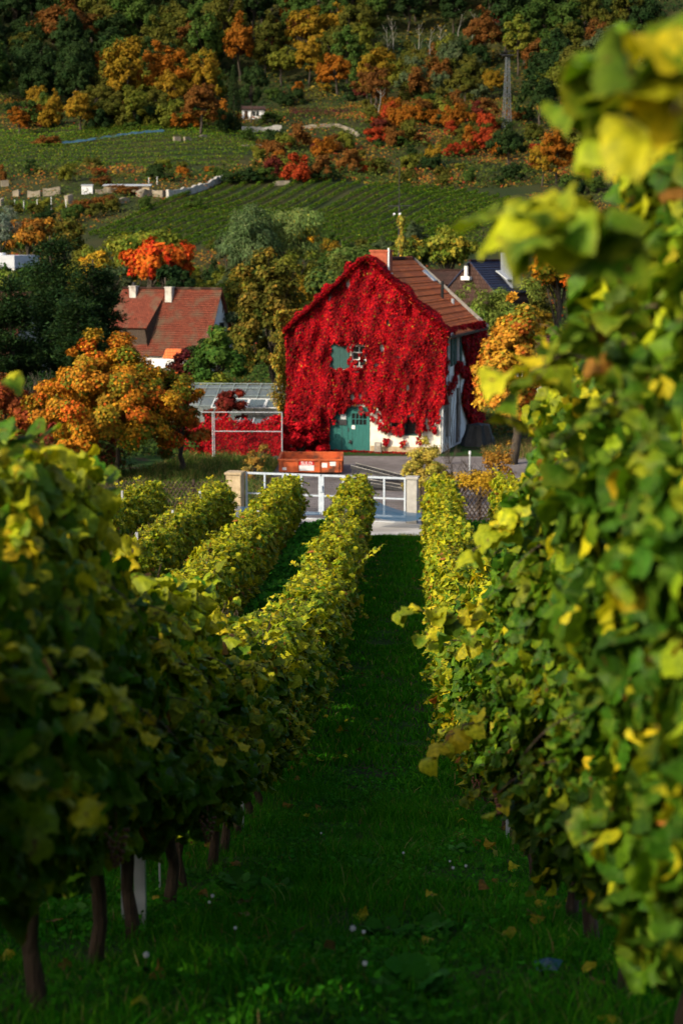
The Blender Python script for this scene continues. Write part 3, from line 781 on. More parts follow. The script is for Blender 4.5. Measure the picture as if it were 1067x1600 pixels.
# galvanised tube frame
ga, gb_ = atY(333, 85.0), atY(441, 85.0)
TF = empty('tube_railing', ga, 0, 'tall galvanised tube frame standing in front of the red creeper hedge', 'railing')
wx = gb_.x - ga.x; tz = zY(645, 85) - ga.z; tm = zY(675, 85) - ga.z
MB().tube([(0, 0, -.1), (0, 0, tz)], .026, 8).tube([(.09, 0, -.1), (.09, 0, tz)], .022, 8).build('post', M['steel'], TF)
MB().tube([(wx, .0, -.1), (wx, 0, tz)], .026, 8).build('post', M['steel'], TF)
MB().tube([(-1.4, 0, tz), (wx, 0, tz)], .022, 8).build('top_rail', M['steel'], TF)
MB().tube([(.1, 0, tm), (wx, 0, tm)], .022, 8).build('middle_rail', M['steel'], TF)
wm = MB()
for k in range(34): wm.bar((.1 + (wx - .1) * k / 34, .02, .2), (.1 + (wx - .1) * k / 34, .02, tm), .005)
wm.build('mesh_infill', M['dark_steel'], TF)

# ------------------------------------------------------------------ skip, ramps, signpost, tarpaulin heap
sp = Vector((-4.82, 79.6, h(-4, 79) + .012))
SK = empty('skip_container', sp, R(1.5), 'open rusty orange skip with a red and white label, in the yard', 'skip')
sw1, sd, shh = 2.85, 2.9, .74
k_ = MB()
k_.box((-sw1 / 2, 0, .12), (sw1 / 2, .05, shh - .08))
k_.build('front_side', M['rust'], SK)
k_ = MB().box((-sw1 / 2, sd, .12), (sw1 / 2, sd + .05, shh - .08)); k_.build('back_side', M['rust'], SK)
MB().box((-sw1 / 2 - .05, 0, .12), (-sw1 / 2, sd + .05, shh - .08)).build('left_side', M['rust'], SK)
MB().box((sw1 / 2, 0, .12), (sw1 / 2 + .05, sd + .05, shh - .08)).build('right_side', M['rust'], SK)
MB().box((-sw1 / 2, .05, .10), (sw1 / 2, sd, .15)).build('floor_plate', M['rust'], SK)
k_ = MB(); e = sw1 / 2 + .05
k_.box((-e - .05, -.07, shh - .08), (e + .05, .05, shh)).box((-e - .05, sd, shh - .08), (e + .05, sd + .12, shh)).box((-e - .05, .05, shh - .08), (-e + .07, sd, shh)).box((e - .07, .05, shh - .08), (e + .05, sd, shh))
k_.build('rim', M['rust'], SK, bevel=.01)
k_ = MB()
for x in (-1.36, -.62, .42, 1.3): k_.box((x - .05, -.06, .12), (x + .05, 0, shh - .08))
for y in (.4, 1.1, 1.8, 2.5): k_.box((e, y, .12), (e + .06, y + .1, shh - .08))
k_.build('rib', M['rust'], SK)
MB().box((-1.3, .2, 0), (-1.1, sd - .2, .1)).box((1.1, .2, 0), (1.3, sd - .2, .1)).build('skid', M['dark_steel'], SK)
lb = MB().box((-.52, -.014, .19), (.18, -.004, .65)).build('label_plate', M['white'], SK)
MB().box((-.52, -.020, .45), (.18, -.0145, .65)).build('red_band', M['red'], lb)
fc = bpy.data.curves.new('lettering', 'FONT'); fc.body = 'SULO'; fc.size = .215; fc.extrude = .002; fc.align_x = 'CENTER'; fc.offset = .004
ft = bpy.data.objects.new('lettering', fc); link(ft); bpy.context.view_layer.update()
fm_ = bpy.data.meshes.new_from_object(ft.evaluated_get(bpy.context.evaluated_depsgraph_get())); bpy.data.objects.remove(ft); bpy.data.curves.remove(fc)
fm_.name = 'lettering'; fm_.materials.clear(); fm_.materials.append(M['white']); fo = mesh_obj('lettering', fm_, lb); fo.rotation_euler = (math.pi / 2, 0, 0); fo.location = (-.17, -.023, .475)
MB().box((.55, -.014, .34), (.80, -.004, .56)).box((.92, -.014, .42), (1.2, -.004, .62)).build('white_label', M['white'], SK)
MB().box((-1.34, -.014, .22), (-1.12, -.004, .34)).build('white_label', M['white'], SK)
def ramp(px0, Y, L_, hgt, rz, lab):
    p = atY(px0, Y); r_ = empty('loading_ramp', (p.x, p.y, p.z + .012), rz, lab, 'ramp', 'metal ramps lying behind the gate')
    n_ = Vector((0, 0, 1))
    for y in (0, .9):
        sb_ = MB().bar((0, y, hgt), (L_, y, .05), .06, .15).build('side_beam', M['dark_steel'], r_)
        MB().bar((0, y, hgt + .085), (L_, y, .135), .05, .02).build('edge_strip', M['concrete'], sb_)
    t = MB()
    for k in range(1, 16): a_ = k / 16; t.bar((L_ * a_, .04, hgt * (1 - a_) + .05 * a_), (L_ * a_, .86, hgt * (1 - a_) + .05 * a_), .155, .03)
    t.build('tread', M['dark_steel'], r_)
    for x in (.1, L_ * .48):
        hh = hgt * (1 - x / L_) - .08
        for y in (0, .9): MB().box((x - .04, y - .04, 0), (x + .04, y + .04, max(hh, .1))).build('leg', M['dark_steel'], r_)
    return r_
ramp(548, 77.2, 2.9, .68, R(-12), 'long dark metal ramp sloping down to the right, the one behind')
ramp(537, 74.6, 2.7, .42, R(-8), 'lower dark metal ramp just behind the gate, nearest the skip')
p = atY(733, 71.5)
SG = empty('marker_post', p, 0, 'thin grey metal post with pale cap beyond the lattice fence', 'post')
MB().tube([(0, 0, -.1), (0, 0, zY(706, 71.5) - p.z)], .035, 8).build('shaft', M['steel'], SG)
MB().tube([(0, 0, zY(709, 71.5) - p.z), (0, 0, zY(704, 71.5) - p.z)], .05, 8).build('cap', M['white_metal'], SG)
# black tarpaulin heap right of the house
p = atY(747, 92)
tp = MB(); rr = random.Random(8); rows_ = []
for j in range(7):
    z_ = j / 6 * 1.15; rad = .95 - .35 * (j / 6)
    rows_.append([((rad + .10 * math.sin(i * 2.4) + rr.uniform(-.04, .04)) * math.cos(i / 18 * 2 * math.pi), (rad * .7 + .08 * math.sin(i * 2.4)) * math.sin(i / 18 * 2 * math.pi), z_) for i in range(18)])
vs = [q_ for r_ in rows_ for q_ in r_] + [(0, 0, 1.25)]
fs = [(j * 18 + i, j * 18 + (i + 1) % 18, (j + 1) * 18 + (i + 1) % 18, (j + 1) * 18 + i) for j in range(6) for i in range(18)] + [(108 + i, 108 + (i + 1) % 18, 126) for i in range(18)]
tb = tp.add(vs, fs).build('tarpaulin_heap', M['black']); tb.location = p
tag(tb, 'heap under a pleated black tarpaulin right of the white side wall', 'tarpaulin')

# ------------------------------------------------------------------ gate, pillars, fences, netting
gL = Vector((0, 0, 0)); dL = ray(384, 737); dL = dL / dL.y; dR = ray(634, 746); dR = dR / dR.y
YL, YR = 66.9, 65.5
A = Vector((dL.x * YL, YL, 0)); B = Vector((dR.x * YR, YR, 0)); A.z = B.z = h(-3, 66)
zt = (EYE + dL.z * YL - A.z + EYE + dR.z * YR - B.z) / 2
GT = empty('yard_gate', A, math.atan2(B.y - A.y, B.x - A.x), 'wide pale grey metal double gate with square bays across the driveway', 'gate')
W_ = (B - A).length; midx = W_ * .478
gate_paint = noise_mat('pale_blue_grey_paint', (.34, .40, .47), (.44, .50, .57), 5, .5, c3=(.35, .36, .36), scale3=2.5, t3=(.6, .75), bump=.05)
zm, zb_ = zt * .53, .22
for (a_, b_, nn) in ((0.0, midx - .02, 4), (midx + .02, W_, 4)):
    f_ = MB()
    f_.box((a_, -.03, zt - .08), (b_, .03, zt)).box((a_, -.03, zb_), (b_, .03, zb_ + .08))
    for k in range(nn + 1):
        x = a_ + .035 + (b_ - a_ - .07) * k / nn
        wd = .055 if (k == nn and a_ == 0) or (k == 0 and a_ > 0) else .035
        f_.box((x - wd, -.028, zb_ + .08), (x + wd, .028, zt - .08))
    f_.box((a_ + .07, -.024, zm - .03), (b_ - .07, .024, zm + .03))
    lf = f_.build('gate_leaf', gate_paint, GT)
    w_ = MB()
    n_ = int((b_ - a_) / .07)
    for k in range(n_): w_.bar((a_ + .05 + k * .07, .034, zb_), (a_ + .05 + k * .07, .034, zt - .05), .006)
    for k in range(int((zt - zb_) / .07)): w_.bar((a_ + .05, .04, zb_ + k * .07), (b_ - .05, .04, zb_ + k * .07), .006)
    w_.build('wire_mesh', M['dark_steel'], lf)
MB().box((midx - .06, -.09, zt * .62), (midx + .06, -.035, zt * .76)).build('lock_box', gate_paint, GT)
MB().box((-.16, -.06, 0), (-.06, .06, zt + .02)).build('gate_post', M['dark_steel'], GT)
MB().box((W_ + .03, -.06, 0), (W_ + .12, .06, zt + .02)).build('gate_post', M['dark_steel'], GT)
MB().box((-.05, -.05, .02), (W_, .05, .06)).build('bottom_track', M['steel'], GT)
# round no-parking sign on the gate
sg_x = (proj(A)[0], 0); fr_ = (551 - 384) / (634 - 384)
SN = empty('parking_sign', A + (B - A) * fr_ + Vector((0, -.05, zY(761, 66) - A.z)), GT.rotation_euler.z, 'round blue sign with red ring hung on the pale gate', 'sign')
def disc(r0, r1, y, k=40):
    mb = MB(); vs = []
    for i in range(k):
        an = 2 * math.pi * i / k; c_, s_ = math.cos(an), math.sin(an)
        vs += [(r0 * c_, y, r0 * s_), (r1 * c_, y, r1 * s_), (r0 * c_, y + .006, r0 * s_), (r1 * c_, y + .006, r1 * s_)]
    fs = []
    for i in range(k):
        a_ = i * 4; b_ = ((i + 1) % k) * 4
        fs += [(a_, b_, b_ + 1, a_ + 1), (a_ + 2, a_ + 3, b_ + 3, b_ + 2), (a_ + 1, b_ + 1, b_ + 3, a_ + 3), (a_, a_ + 2, b_ + 2, b_)]
    return mb.add(vs, fs)
disc(.002, .29, 0).build('sign_plate', M['white'], SN)
disc(.19, .275, -.008).build('red_ring', M['red'], SN)
disc(.002, .19, -.008).build('blue_face', M['blue'], SN)
MB().box((-.19, -.018, -.03), (.19, -.010, .03), Matrix.Rotation(R(45), 3, 'Y')).build('red_bar', M['red'], SN)
# pillars
for (pc, Yp, w, zt2, m_, lab) in ((368, 66.6, .60, zY(738, 66.6), M['sandstone'], 'tan sandstone gate pillar with flat cap at the left end of the gate'), (644, 65.4, .40, zY(744, 65.4), M['concrete'], 'pale concrete gate pillar at the right end of the gate')):
    p = atY(pc, Yp); pl = empty('gate_pillar', p, R(-8), lab, 'pillar', 'gate pillars')
    hh = zt2 - p.z
    MB().box((-w / 2, -w / 2, -.1), (w / 2, w / 2, hh - .1)).build('shaft', m_, pl, bevel=.02)
    MB().box((-w / 2 - .05, -w / 2 - .05, hh - .1), (w / 2 + .05, w / 2 + .05, hh)).build('cap', m_, pl, bevel=.02)
# lattice fences of crossed half round poles
def lattice(x0, x1, Y, lab):
    fz = h((x0 + x1) / 2, Y); f_ = empty('lattice_fence', (x0, Y, fz), 0, lab, 'fence', 'dark brown crossed pole fences')
    L_ = x1 - x0; hh = 1.42
    for s_, yo in ((1, -.03), (-1, .03)):
        m_ = MB(); k = 0; x = -hh * .6
        while x < L_:
            a_, b_ = (x, x + hh * .62) if s_ > 0 else (x + hh * .62, x)
            if min(a_, b_) >= -.01 and max(a_, b_) <= L_:
                m_.tube([(a_, yo, .08), (b_, yo, hh)], [.026, .02], 5)
            x += .17
        m_.build('lattice', M['wood_dark'], f_)
    MB().bar((0, .0, .32), (L_, 0, .32), .05, .05).build('rail', M['wood_dark'], f_)
    MB().bar((0, .0, 1.12), (L_, 0, 1.12), .05, .05).build('rail', M['wood_dark'], f_)
    for k in range(int(L_ / 2.2) + 1):
        MB().box((k * 2.2 - .05, .07, -.1), (k * 2.2 + .05, .17, 1.48)).build('post', M['wood_dark'], f_)
lattice(-17.5, atY(352, 66.8).x, 66.8, 'dark crossed-pole lattice fence left of the sandstone pillar')
lattice(atY(660, 65.2).x, 9.5, 65.0, 'dark crossed-pole lattice fence right of the concrete pillar')
# blue netting
def net(name, pts_top, pts_bot, lab, n=14):
    V, F = [], []; m = len(pts_top); rr = random.Random(3)
    for i in range(m):
        a_, b_ = Vector(pts_top[i]), Vector(pts_bot[i])
        for j in range(n):
            t = j / (n - 1); p_ = a_.lerp(b_, t); p_.z += .05 * math.sin(i * 1.7 + j * .9) * math.sin(math.pi * t); p_.y += .06 * math.sin(j * 1.3 + i * 2.1)
            V.append(p_)
    for i in range(m - 1):
        for j in range(n - 1): F.append((i * n + j, i * n + j + 1, (i + 1) * n + j + 1, (i + 1) * n + j))
    o = MB().add(V, F).build(name, M['net'], smooth=True); return tag(o, lab, 'netting', 'blue bird netting by the gate')
def netpts(pxs, pyt, pyb, Yt, Yb):
    T, Bm = [], []
    for px, a_, b_ in zip(pxs, pyt, pyb):
        d = ray(px, a_); d = d / d.y; T.append((d.x * Yt, Yt, max(EYE + d.z * Yt, h(d.x * Yt, Yt) + .05)))
        d = ray(px, b_); d = d / d.y; Bm.append((d.x * Yb, Yb, max(EYE + d.z * Yb, h(d.x * Yb, Yb) + .05)))
    return T, Bm
net('bird_netting', *netpts([566, 580, 598, 620, 640, 658, 668], [770, 778, 788, 796, 801, 802, 800], [806, 808, 812, 814, 815, 812, 808], 64.9, 63.6), 'blue bird netting heaped along the foot of the right gate leaf')
net('bird_netting', *netpts([368, 380, 400, 420, 440, 470, 500], [790, 792, 793, 796, 797, 799, 800], [822, 824, 818, 812, 808, 806, 804], 65.3, 61.8), 'blue bird netting spread on the drive below the left gate leaf')

# ------------------------------------------------------------------ neighbouring houses
def simple_gable_house(name, loc, rz, L_, D_, he, hr, wall_m, roof_m, lab, ov=.35, n=16):
    o = empty(name, loc, rz, lab, 'house')
    MB().box((0, 0, -1), (L_, D_, he)).build('wall', wall_m, o)
    for x, s_ in ((0, -1), (L_, 1)):
        g = MB()
        vs = [(x, 0, he), (x, D_, he), (x, D_ / 2, hr - .05)]
        vs2 = [(x - s_ * .25, a_[1], a_[2]) for a_ in vs]
        g.add(vs + vs2, [(0, 1, 2) if s_ > 0 else (2, 1, 0), (5, 4, 3) if s_ > 0 else (3, 4, 5), (0, 3, 4, 1), (1, 4, 5, 2), (2, 5, 3, 0)])
        g.build('gable', wall_m, o)
    r_ = MB(); sl = (hr - he) / (D_ / 2)
    for s_ in (1, -1):
        for i in range(n):
            a_, b_ = i / n, (i + 1) / n
            w = D_ / 2 + ov
            ya, yb = D_ / 2 - s_ * w * a_, D_ / 2 - s_ * w * b_
            za, zb2 = hr - sl * w * a_ + .06, hr - sl * w * b_ + .06
            P = [(-ov, ya, za), (-ov, yb, zb2 + .035), (L_ + ov, yb, zb2 + .035), (L_ + ov, ya, za)]
            if s_ < 0: P = [P[0], P[3], P[2], P[1]]
            r_.slab(*P, .06)
    ro_ = r_.build('roof', roof_m, o, uvf=lambda c: (c.x, math.hypot(c.y - D_ / 2, c.z - hr)))
    MB().tube([(-ov, D_ / 2, hr + .08), (L_ + ov, D_ / 2, hr + .08)], .12, 8).build('ridge_tiles', roof_m, ro_)
    return o, ro_
# old house left: ridge y=450 from px 180 to 340
Yh = 148
g0 = h(-20, Yh)
pL, pR = atY(183, Yh + 3), atY(338, Yh + 1)
L1_ = (pR - pL).length
hr = zY(452, Yh + 3) - g0; he = 2.2
cot, cro = simple_gable_house('tiled_cottage', (pL.x, Yh + .4, g0), R(-17), L1_ * .95, 6.4, he, hr, M['white_plaster'], M['tile_old'], 'low cottage with steep brown-red tiled roof, two white chimneys and white gable', n=30)
cw = MB().box((L1_ + .01, 2.2, hr - 4.3), (L1_ + .05, 3.2, hr - 2.8)).build('window', M['wood_dark'], cot)
MB().box((L1_ + .052, 2.3, hr - 4.2), (L1_ + .06, 3.1, hr - 2.9)).build('pane', M['glass'], cw)
MB().box((L1_ + .01, 2.9, hr - 2.0), (L1_ + .05, 3.05, hr - 1.4)).build('window', M['wood_dark'], cot)
chm = noise_mat('stained_lime_wash', (.40, .38, .35), (.55, .53, .49), 2.5, .9, c3=(.20, .17, .14), scale3=1.6, t3=(.5, .75), bump=.3)
for (x_, y_, z_, t_) in ((.55, 2.6, hr - 1.2, hr + .2), (4.1, 2.4, hr - 1.1, hr + .14)):
    c2 = MB().box((x_, y_, z_), (x_ + .62, y_ + .6, t_)).build('chimney', chm, cro)
    MB().box((x_ - .05, y_ - .05, t_), (x_ + .67, y_ + .65, t_ + .09)).build('chimney_cap', chm, c2)
MB().tube([(.85, 2.95, hr + .28), (.85, 2.95, hr + .6)], .14, 8).build('chimney_pot', M['dark_steel'], cro)
# catslide dormer on the left
ds = MB(); sl_ = (hr - he) / 3.5
dz0, dz1 = hr - .25, hr - 3.25
ds.slab((-.5, 3.25, dz0 + .12), (-.5, .0, dz1), (3.4, .0, dz1), (3.9, 3.25, dz0 + .12), .12)
ds.build('dormer_roof', M['tile_old'], cro, uvf=lambda c: (c.x, c.y * 1.35))
MB().add([(3.38, .1, dz1 - .1), (3.86, 3.2, dz0), (3.5, .1, hr - sl_ * 3.4), (3.2, .12, dz1 - .12)], [(0, 1, 2), (3, 2, 1)]).box((-.3, .25, dz1 - 2.2), (3.3, .35, dz1 - .12)).build('dormer_cheek', M['wood_dark'], cro)
MB().slab((5.6, -.7, hr - 4.95), (5.6, -1.5, hr - 5.7), (8.2, -1.5, hr - 5.7), (8.2, -.7, hr - 4.95), .1).build('porch_roof', M['tile_red'], cot, uvf=lambda c: (c.x, c.y * 1.4))
# dark house behind right: gable towards us
Yd = 142; g1 = h(4, Yd)
apex = zY(409, Yd) - g1; wl = atY(690, Yd); wr = atY(778, Yd)
Dd = (wr.x - wl.x) * 1.05
o, r_ = simple_gable_house('slate_house', (wr.x - .3, Yd, g1), R(58), 5.6, Dd, apex - 2.5, apex, M['tile_brown'], M['tile_blue'], 'dark house with brown tile-hung gable and blue-black roof behind the red house', n=14, ov=.15)
for ch_ in o.children:
    if ch_.name.startswith(('wall', 'gable')):
        uv = ch_.data.uv_layers.new(name='UVMap')
        for l in ch_.data.loops:
            c = ch_.data.vertices[l.vertex_index].co; uv.data[l.index].uv = (c.y, c.z)
MB().box((3.0, Dd / 2 - 2.4, apex - 2.2), (4.6, Dd / 2 - 1.2, apex + .75)).build('chimney', noise_mat('grey_slate_cladding', (.12, .14, .17), (.18, .2, .24), 6, .7), r_)
MB().tube([(3.5, Dd / 2 - 1.8, apex + .75), (3.5, Dd / 2 - 1.8, apex + 1.0)], .16, 8).tube([(4.2, Dd / 2 - 1.8, apex + .75), (4.2, Dd / 2 - 1.8, apex + .95)], .14, 8).build('chimney_pot', M['white_metal'], r_)
for x in (2.2, 4.2): MB().slab((x, Dd / 2 - 1.2, apex - .72), (x, Dd / 2 - 2.3, apex - 1.45), (x + .8, Dd / 2 - 2.3, apex - 1.45), (x + .8, Dd / 2 - 1.2, apex - .72), .08).build('skylight', M['steel'], r_)
vd = MB().tube([(-.3, Dd / 2 + .2, apex - 1.25), (-.3, Dd / 2 + .2, apex - .35)], .16, 10).box((-.5, Dd / 2 - .2, apex - 1.5), (-.05, Dd / 2 + .6, apex - 1.2))
vdo = vd.build('wall_vent', M['white'], o)
MB().tube([(-.3, Dd / 2 + .2, apex - .35), (-.3, Dd / 2 + .2, apex - .1)], .17, 10).build('vent_cap', M['black'], vdo)
# its brown annex to the left
a0 = atY(668, Yd + 2); an_, ar_ = simple_gable_house('brown_annex', (a0.x, Yd + 3, g1), R(-4), 4.5, 5.0, zY(440, Yd + 3) - g1 - .2, zY(424, Yd + 5) - g1, M['tile_brown'], M['tile_brown'], 'low brown tiled annex between the red house and the slate house', n=10, ov=.1)
# roof glimpsed right of the red house
a0 = atY(738, 112); simple_gable_house('brown_outbuilding', (a0.x, 112, h(4, 112)), R(-6), 8, 5, zY(575, 112) - h(4, 112), zY(528, 114) - h(4, 114), M['concrete'], M['tile_dark'], 'low outbuilding with brown tiled roof glimpsed right of the red house', n=12)
# flat white building at the left edge
a0 = atY(-60, 175); g2 = h(-40, 175)
fb = empty('flat_roofed_building', (a0.x, 175, g2), R(-4), 'pale modern flat-roofed building cut by the left edge', 'building')
tz_ = zY(399, 175) - g2; ex = atY(31, 175).x - a0.x
MB().box((0, 0, 0), (ex - .6, 8, tz_ - 1.3)).build('wall', M['dark_steel'], fb)
MB().box((-.2, -.5, tz_ - 1.3), (ex, 8.5, tz_)).build('roof', noise_mat('pale_grey_render', (.42, .45, .50), (.52, .55, .60), 2, .8), fb, bevel=.03)
MB().box((ex - .35, -.4, 0), (ex - .05, -.1, tz_ - 1.3)).build('column', M['white_plaster'], fb)
MB().tube([(ex - 2.2, 2, tz_), (ex - 2.2, 2, tz_ + .25)], .5, 12).build('roof_vent', M['white_metal'], fb)
# dark roof at the left edge below
a0 = atY(-70, 128); simple_gable_house('dark_cottage', (a0.x, 128, h(-30, 128)), R(-15), 4.6, 7, 3.0, zY(460, 131) - h(-30, 128), M['concrete'], M['tile_dark'], 'house with dark brown roof at the left edge beside the pine', n=12)
# aerial mast with ivy behind the ridge
p = atY(622, 118); MZ = p.z
AM = empty('aerial_mast', p, 0, 'tall thin aerial mast with crossbar, lamps and yellow ivy, behind the red house ridge', 'mast')
MB().tube([(0, 0, -.2), (0, 0, zY(322, 118) - MZ)], .06, 7).build('pole', M['dark_steel'], AM)
MB().tube([(0, 0, zY(322, 118) - MZ), (0, 0, zY(252, 118) - MZ)], [.03, .02], 5).build('whip_aerial', M['dark_steel'], AM)
MB().bar((-.75, 0, zY(322, 118) - MZ), (.85, 0, zY(321, 118) - MZ), .05).build('crossbar', M['dark_steel'], AM)
for x in (-.35, .02):
    MB().tube([(x - .02, 0, zY(337, 118) - MZ), (x + .02, -.18, zY(334, 118) - MZ)], [.04, .08], 8).build('floodlight', M['white_metal'], AM)
rngi = np.random.default_rng(8); n = 1500
z = rngi.uniform(zY(425, 118), zY(336, 118), n); fr_ = (z - zY(425, 118)) / (zY(336, 118) - zY(425, 118))
rad = (.32 + .25 * np.sin(z * 4.1)).clip(.1) * (1.1 - .6 * fr_) * rngi.uniform(.3, 1, n); an = rngi.uniform(0, 6.28, n)
P = np.stack([p.x + .15 + rad * np.cos(an), p.y + rad * np.sin(an), z], 1); Nn = np.stack([np.cos(an), np.sin(an), .5 * np.ones(n)], 1)
q = scatter(P, Nn, rngi.normal(0, .4, (n, 3)) + [0, 0, -1], rngi.uniform(.12, .24, n), T_CREEP, pick(rngi, GOLD, n, .2))
ivo = mesh_obj('mast_ivy', np_mesh('mast_ivy', *q[:3], M['creeper'], q[3])); tag(ivo, 'column of yellow ivy climbing the aerial mast', 'ivy')
# ------------------------------------------------------------------ grapevines
def leafrow(yellow_top, green=(.035, .085, .012)):
    pass
G_NEAR = [(4, (.040, .13, .005)), (4, (.065, .18, .006)), (2.6, (.11, .23, .008)), (1.4, (.22, .30, .010)), (.4, (.46, .42, .012)), (.12, (.30, .10, .02))]
G_RIGHT = [(5, (.030, .095, .005)), (4, (.05, .13, .006)), (2.5, (.09, .18, .007)), (1.0, (.20, .26, .010)), (.4, (.46, .42, .012)), (.10, (.30, .12, .02))]
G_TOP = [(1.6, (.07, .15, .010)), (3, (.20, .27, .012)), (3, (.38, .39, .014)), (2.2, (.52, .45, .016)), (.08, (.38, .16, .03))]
G_MIX = [(3, (.05, .13, .006)), (3, (.11, .20, .009)), (3, (.24, .29, .013)), (2.2, (.42, .40, .015)), (.25, (.34, .12, .03))]
G_FAR = [(2, (.06, .15, .007)), (3, (.17, .23, .012)), (3.5, (.34, .35, .014)), (2.2, (.48, .41, .016)), (.3, (.30, .11, .03))]
def vine_foliage(name, seed, n, hw, z0, z1, Ls, tmpl, size, pal, top_from, nshoots, bulge=0.0, rim=.25, topy=True):
    rng = np.random.default_rng(seed)
    y = rng.uniform(-Ls / 2 - .08, Ls / 2 + .08, n)
    a = rng.random(n)
    z = z0 + (z1 - z0) * a ** .92
    z = z + .14 * np.sin(y * 4.5 + seed) * (a > .6) + .10 * np.sin(y * 9.1 + seed * 2) * (a < .35)
    s = np.where(rng.random(n) < .5, -1., 1.)
    prof = .62 + .50 * np.sin(np.pi * np.clip(a * .95 + .06, 0, 1)) ** .8
    lm = 1 + .30 * np.sin(y * 5.4 + z * 3.1 + seed) * np.sin(z * 3.3 + seed * 1.7) + .20 * np.sin(y * 11 - z * 9 + seed * 3) + .14 * np.sin(z * 15 + seed)
    w = (hw + bulge * (s < 0)) * prof * lm
    dep = np.abs(rng.normal(0, .2, n))
    dep = np.where(rng.random(n) < .15, rng.random(n), dep)
    x = s * w * (1 - dep.clip(0, 1))
    edge = a > .93
    x = np.where(edge, rng.uniform(-1, 1, n) * hw * .8, x)
    P = np.stack([x, y, z], 1)
    N = np.stack([s * (1.0 - .6 * edge) + rng.normal(0, .5, n), rng.normal(0, .6, n), .4 + .8 * edge + rng.normal(0, .5, n)], 1)
    T = np.stack([s * .5 + rng.normal(0, .6, n), rng.normal(0, .85, n), -.8 + rng.normal(0, .5, n)], 1)
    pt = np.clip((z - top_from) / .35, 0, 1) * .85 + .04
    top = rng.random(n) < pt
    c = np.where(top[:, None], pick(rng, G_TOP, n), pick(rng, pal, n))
    sz = size * (.45 + .85 * rng.random(n) ** .8)
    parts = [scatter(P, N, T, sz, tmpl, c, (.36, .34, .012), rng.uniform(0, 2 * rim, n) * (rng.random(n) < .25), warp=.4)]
    cane = MB(); rr = random.Random(seed)
    for k in range(nshoots):
        up = rr.random() < .62
        y0 = rr.uniform(-Ls / 2, Ls / 2); sd_ = rr.choice([-1, 1])
        if up: p0 = Vector((rr.uniform(-hw, hw) * .6, y0, z1 - .15)); v = Vector((rr.uniform(-.5, .5), rr.uniform(-.5, .5), 1.0))
        else: p0 = Vector((sd_ * (hw + bulge * (sd_ < 0)) * .8, y0, rr.uniform(z0 + .25, z1 - .1))); v = Vector((sd_ * 1.0, rr.uniform(-.7, .7), .35))
        ln = rr.uniform(.22, .62 if up else .5); pts = [p0]; m_ = 7
        for j in range(m_):
            v.z -= .14 if up else .22; v.x += rr.uniform(-.1, .1)
            pts.append(pts[-1] + v.normalized() * ln / m_)
        cane.tube(pts, [.0045 - .0004 * i for i in range(len(pts))], 4, False)
        q = len(pts) - 1
        LP = np.array([tuple(pts[1 + i % q]) for i in range(q * 2)]); m2 = len(LP)
        sides = np.array([1 if i % 2 else -1 for i in range(m2)])
        LN = np.stack([rng.normal(0, .5, m2), rng.normal(0, .5, m2), .9 * np.ones(m2)], 1); LT = np.stack([sides * .8 * abs(v.y) + rng.normal(0, .6, m2), sides * .8 + rng.normal(0, .4, m2), -.35 + rng.normal(0, .3, m2)], 1)
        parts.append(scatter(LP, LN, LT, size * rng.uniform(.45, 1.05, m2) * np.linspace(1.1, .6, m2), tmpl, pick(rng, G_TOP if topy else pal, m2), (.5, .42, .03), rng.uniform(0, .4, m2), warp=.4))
    V, l, sz_, C = merge(parts)
    me = np_mesh(name, V, l, sz_, M['leaf'], C, tuv=tmpl[0][:, :2])
    cm = cane.mesh('cane', M['bark']) if nshoots else None
    return me, cm
def vine_trunk(seed, z0):
    rr = random.Random(seed); mb = MB(); pts = [(0, 0, -.12)]; x, y = 0, 0
    for j in range(7):
        x += rr.uniform(-.035, .035); y += rr.uniform(-.05, .05); pts.append((x, y, (j + 1) * (z0 + .3) / 7))
    mb.tube(pts, [.048, .038, .033, .036, .029, .033, .027, .029], 9, True)
    top = Vector(pts[-1])
    for s_ in (-1, 1):
        p = [top, top + Vector((.02, s_ * .18, .12)), top + Vector((-.02, s_ * .4, .16)), top + Vector((0, s_ * .62, .14))]
        mb.tube(p, [.028, .02, .014, .009], 6, False)
        for k in range(3):
            b = p[1 + k]; mb.tube([b, b + Vector((rr.uniform(-.08, .08), rr.uniform(-.05, .05), .35)), b + Vector((rr.uniform(-.15, .15), rr.uniform(-.1, .1), .85))], [.009, .007, .004], 4, False)
    return mb.mesh('vine_trunk', M['bark'], smooth=True)
SP = 1.15
trunks = [vine_trunk(100 + i, .62) for i in range(5)]
def fol_set(name, k, seed, **kw): return [vine_foliage(name, seed + i * 7, **kw) for i in range(k)]
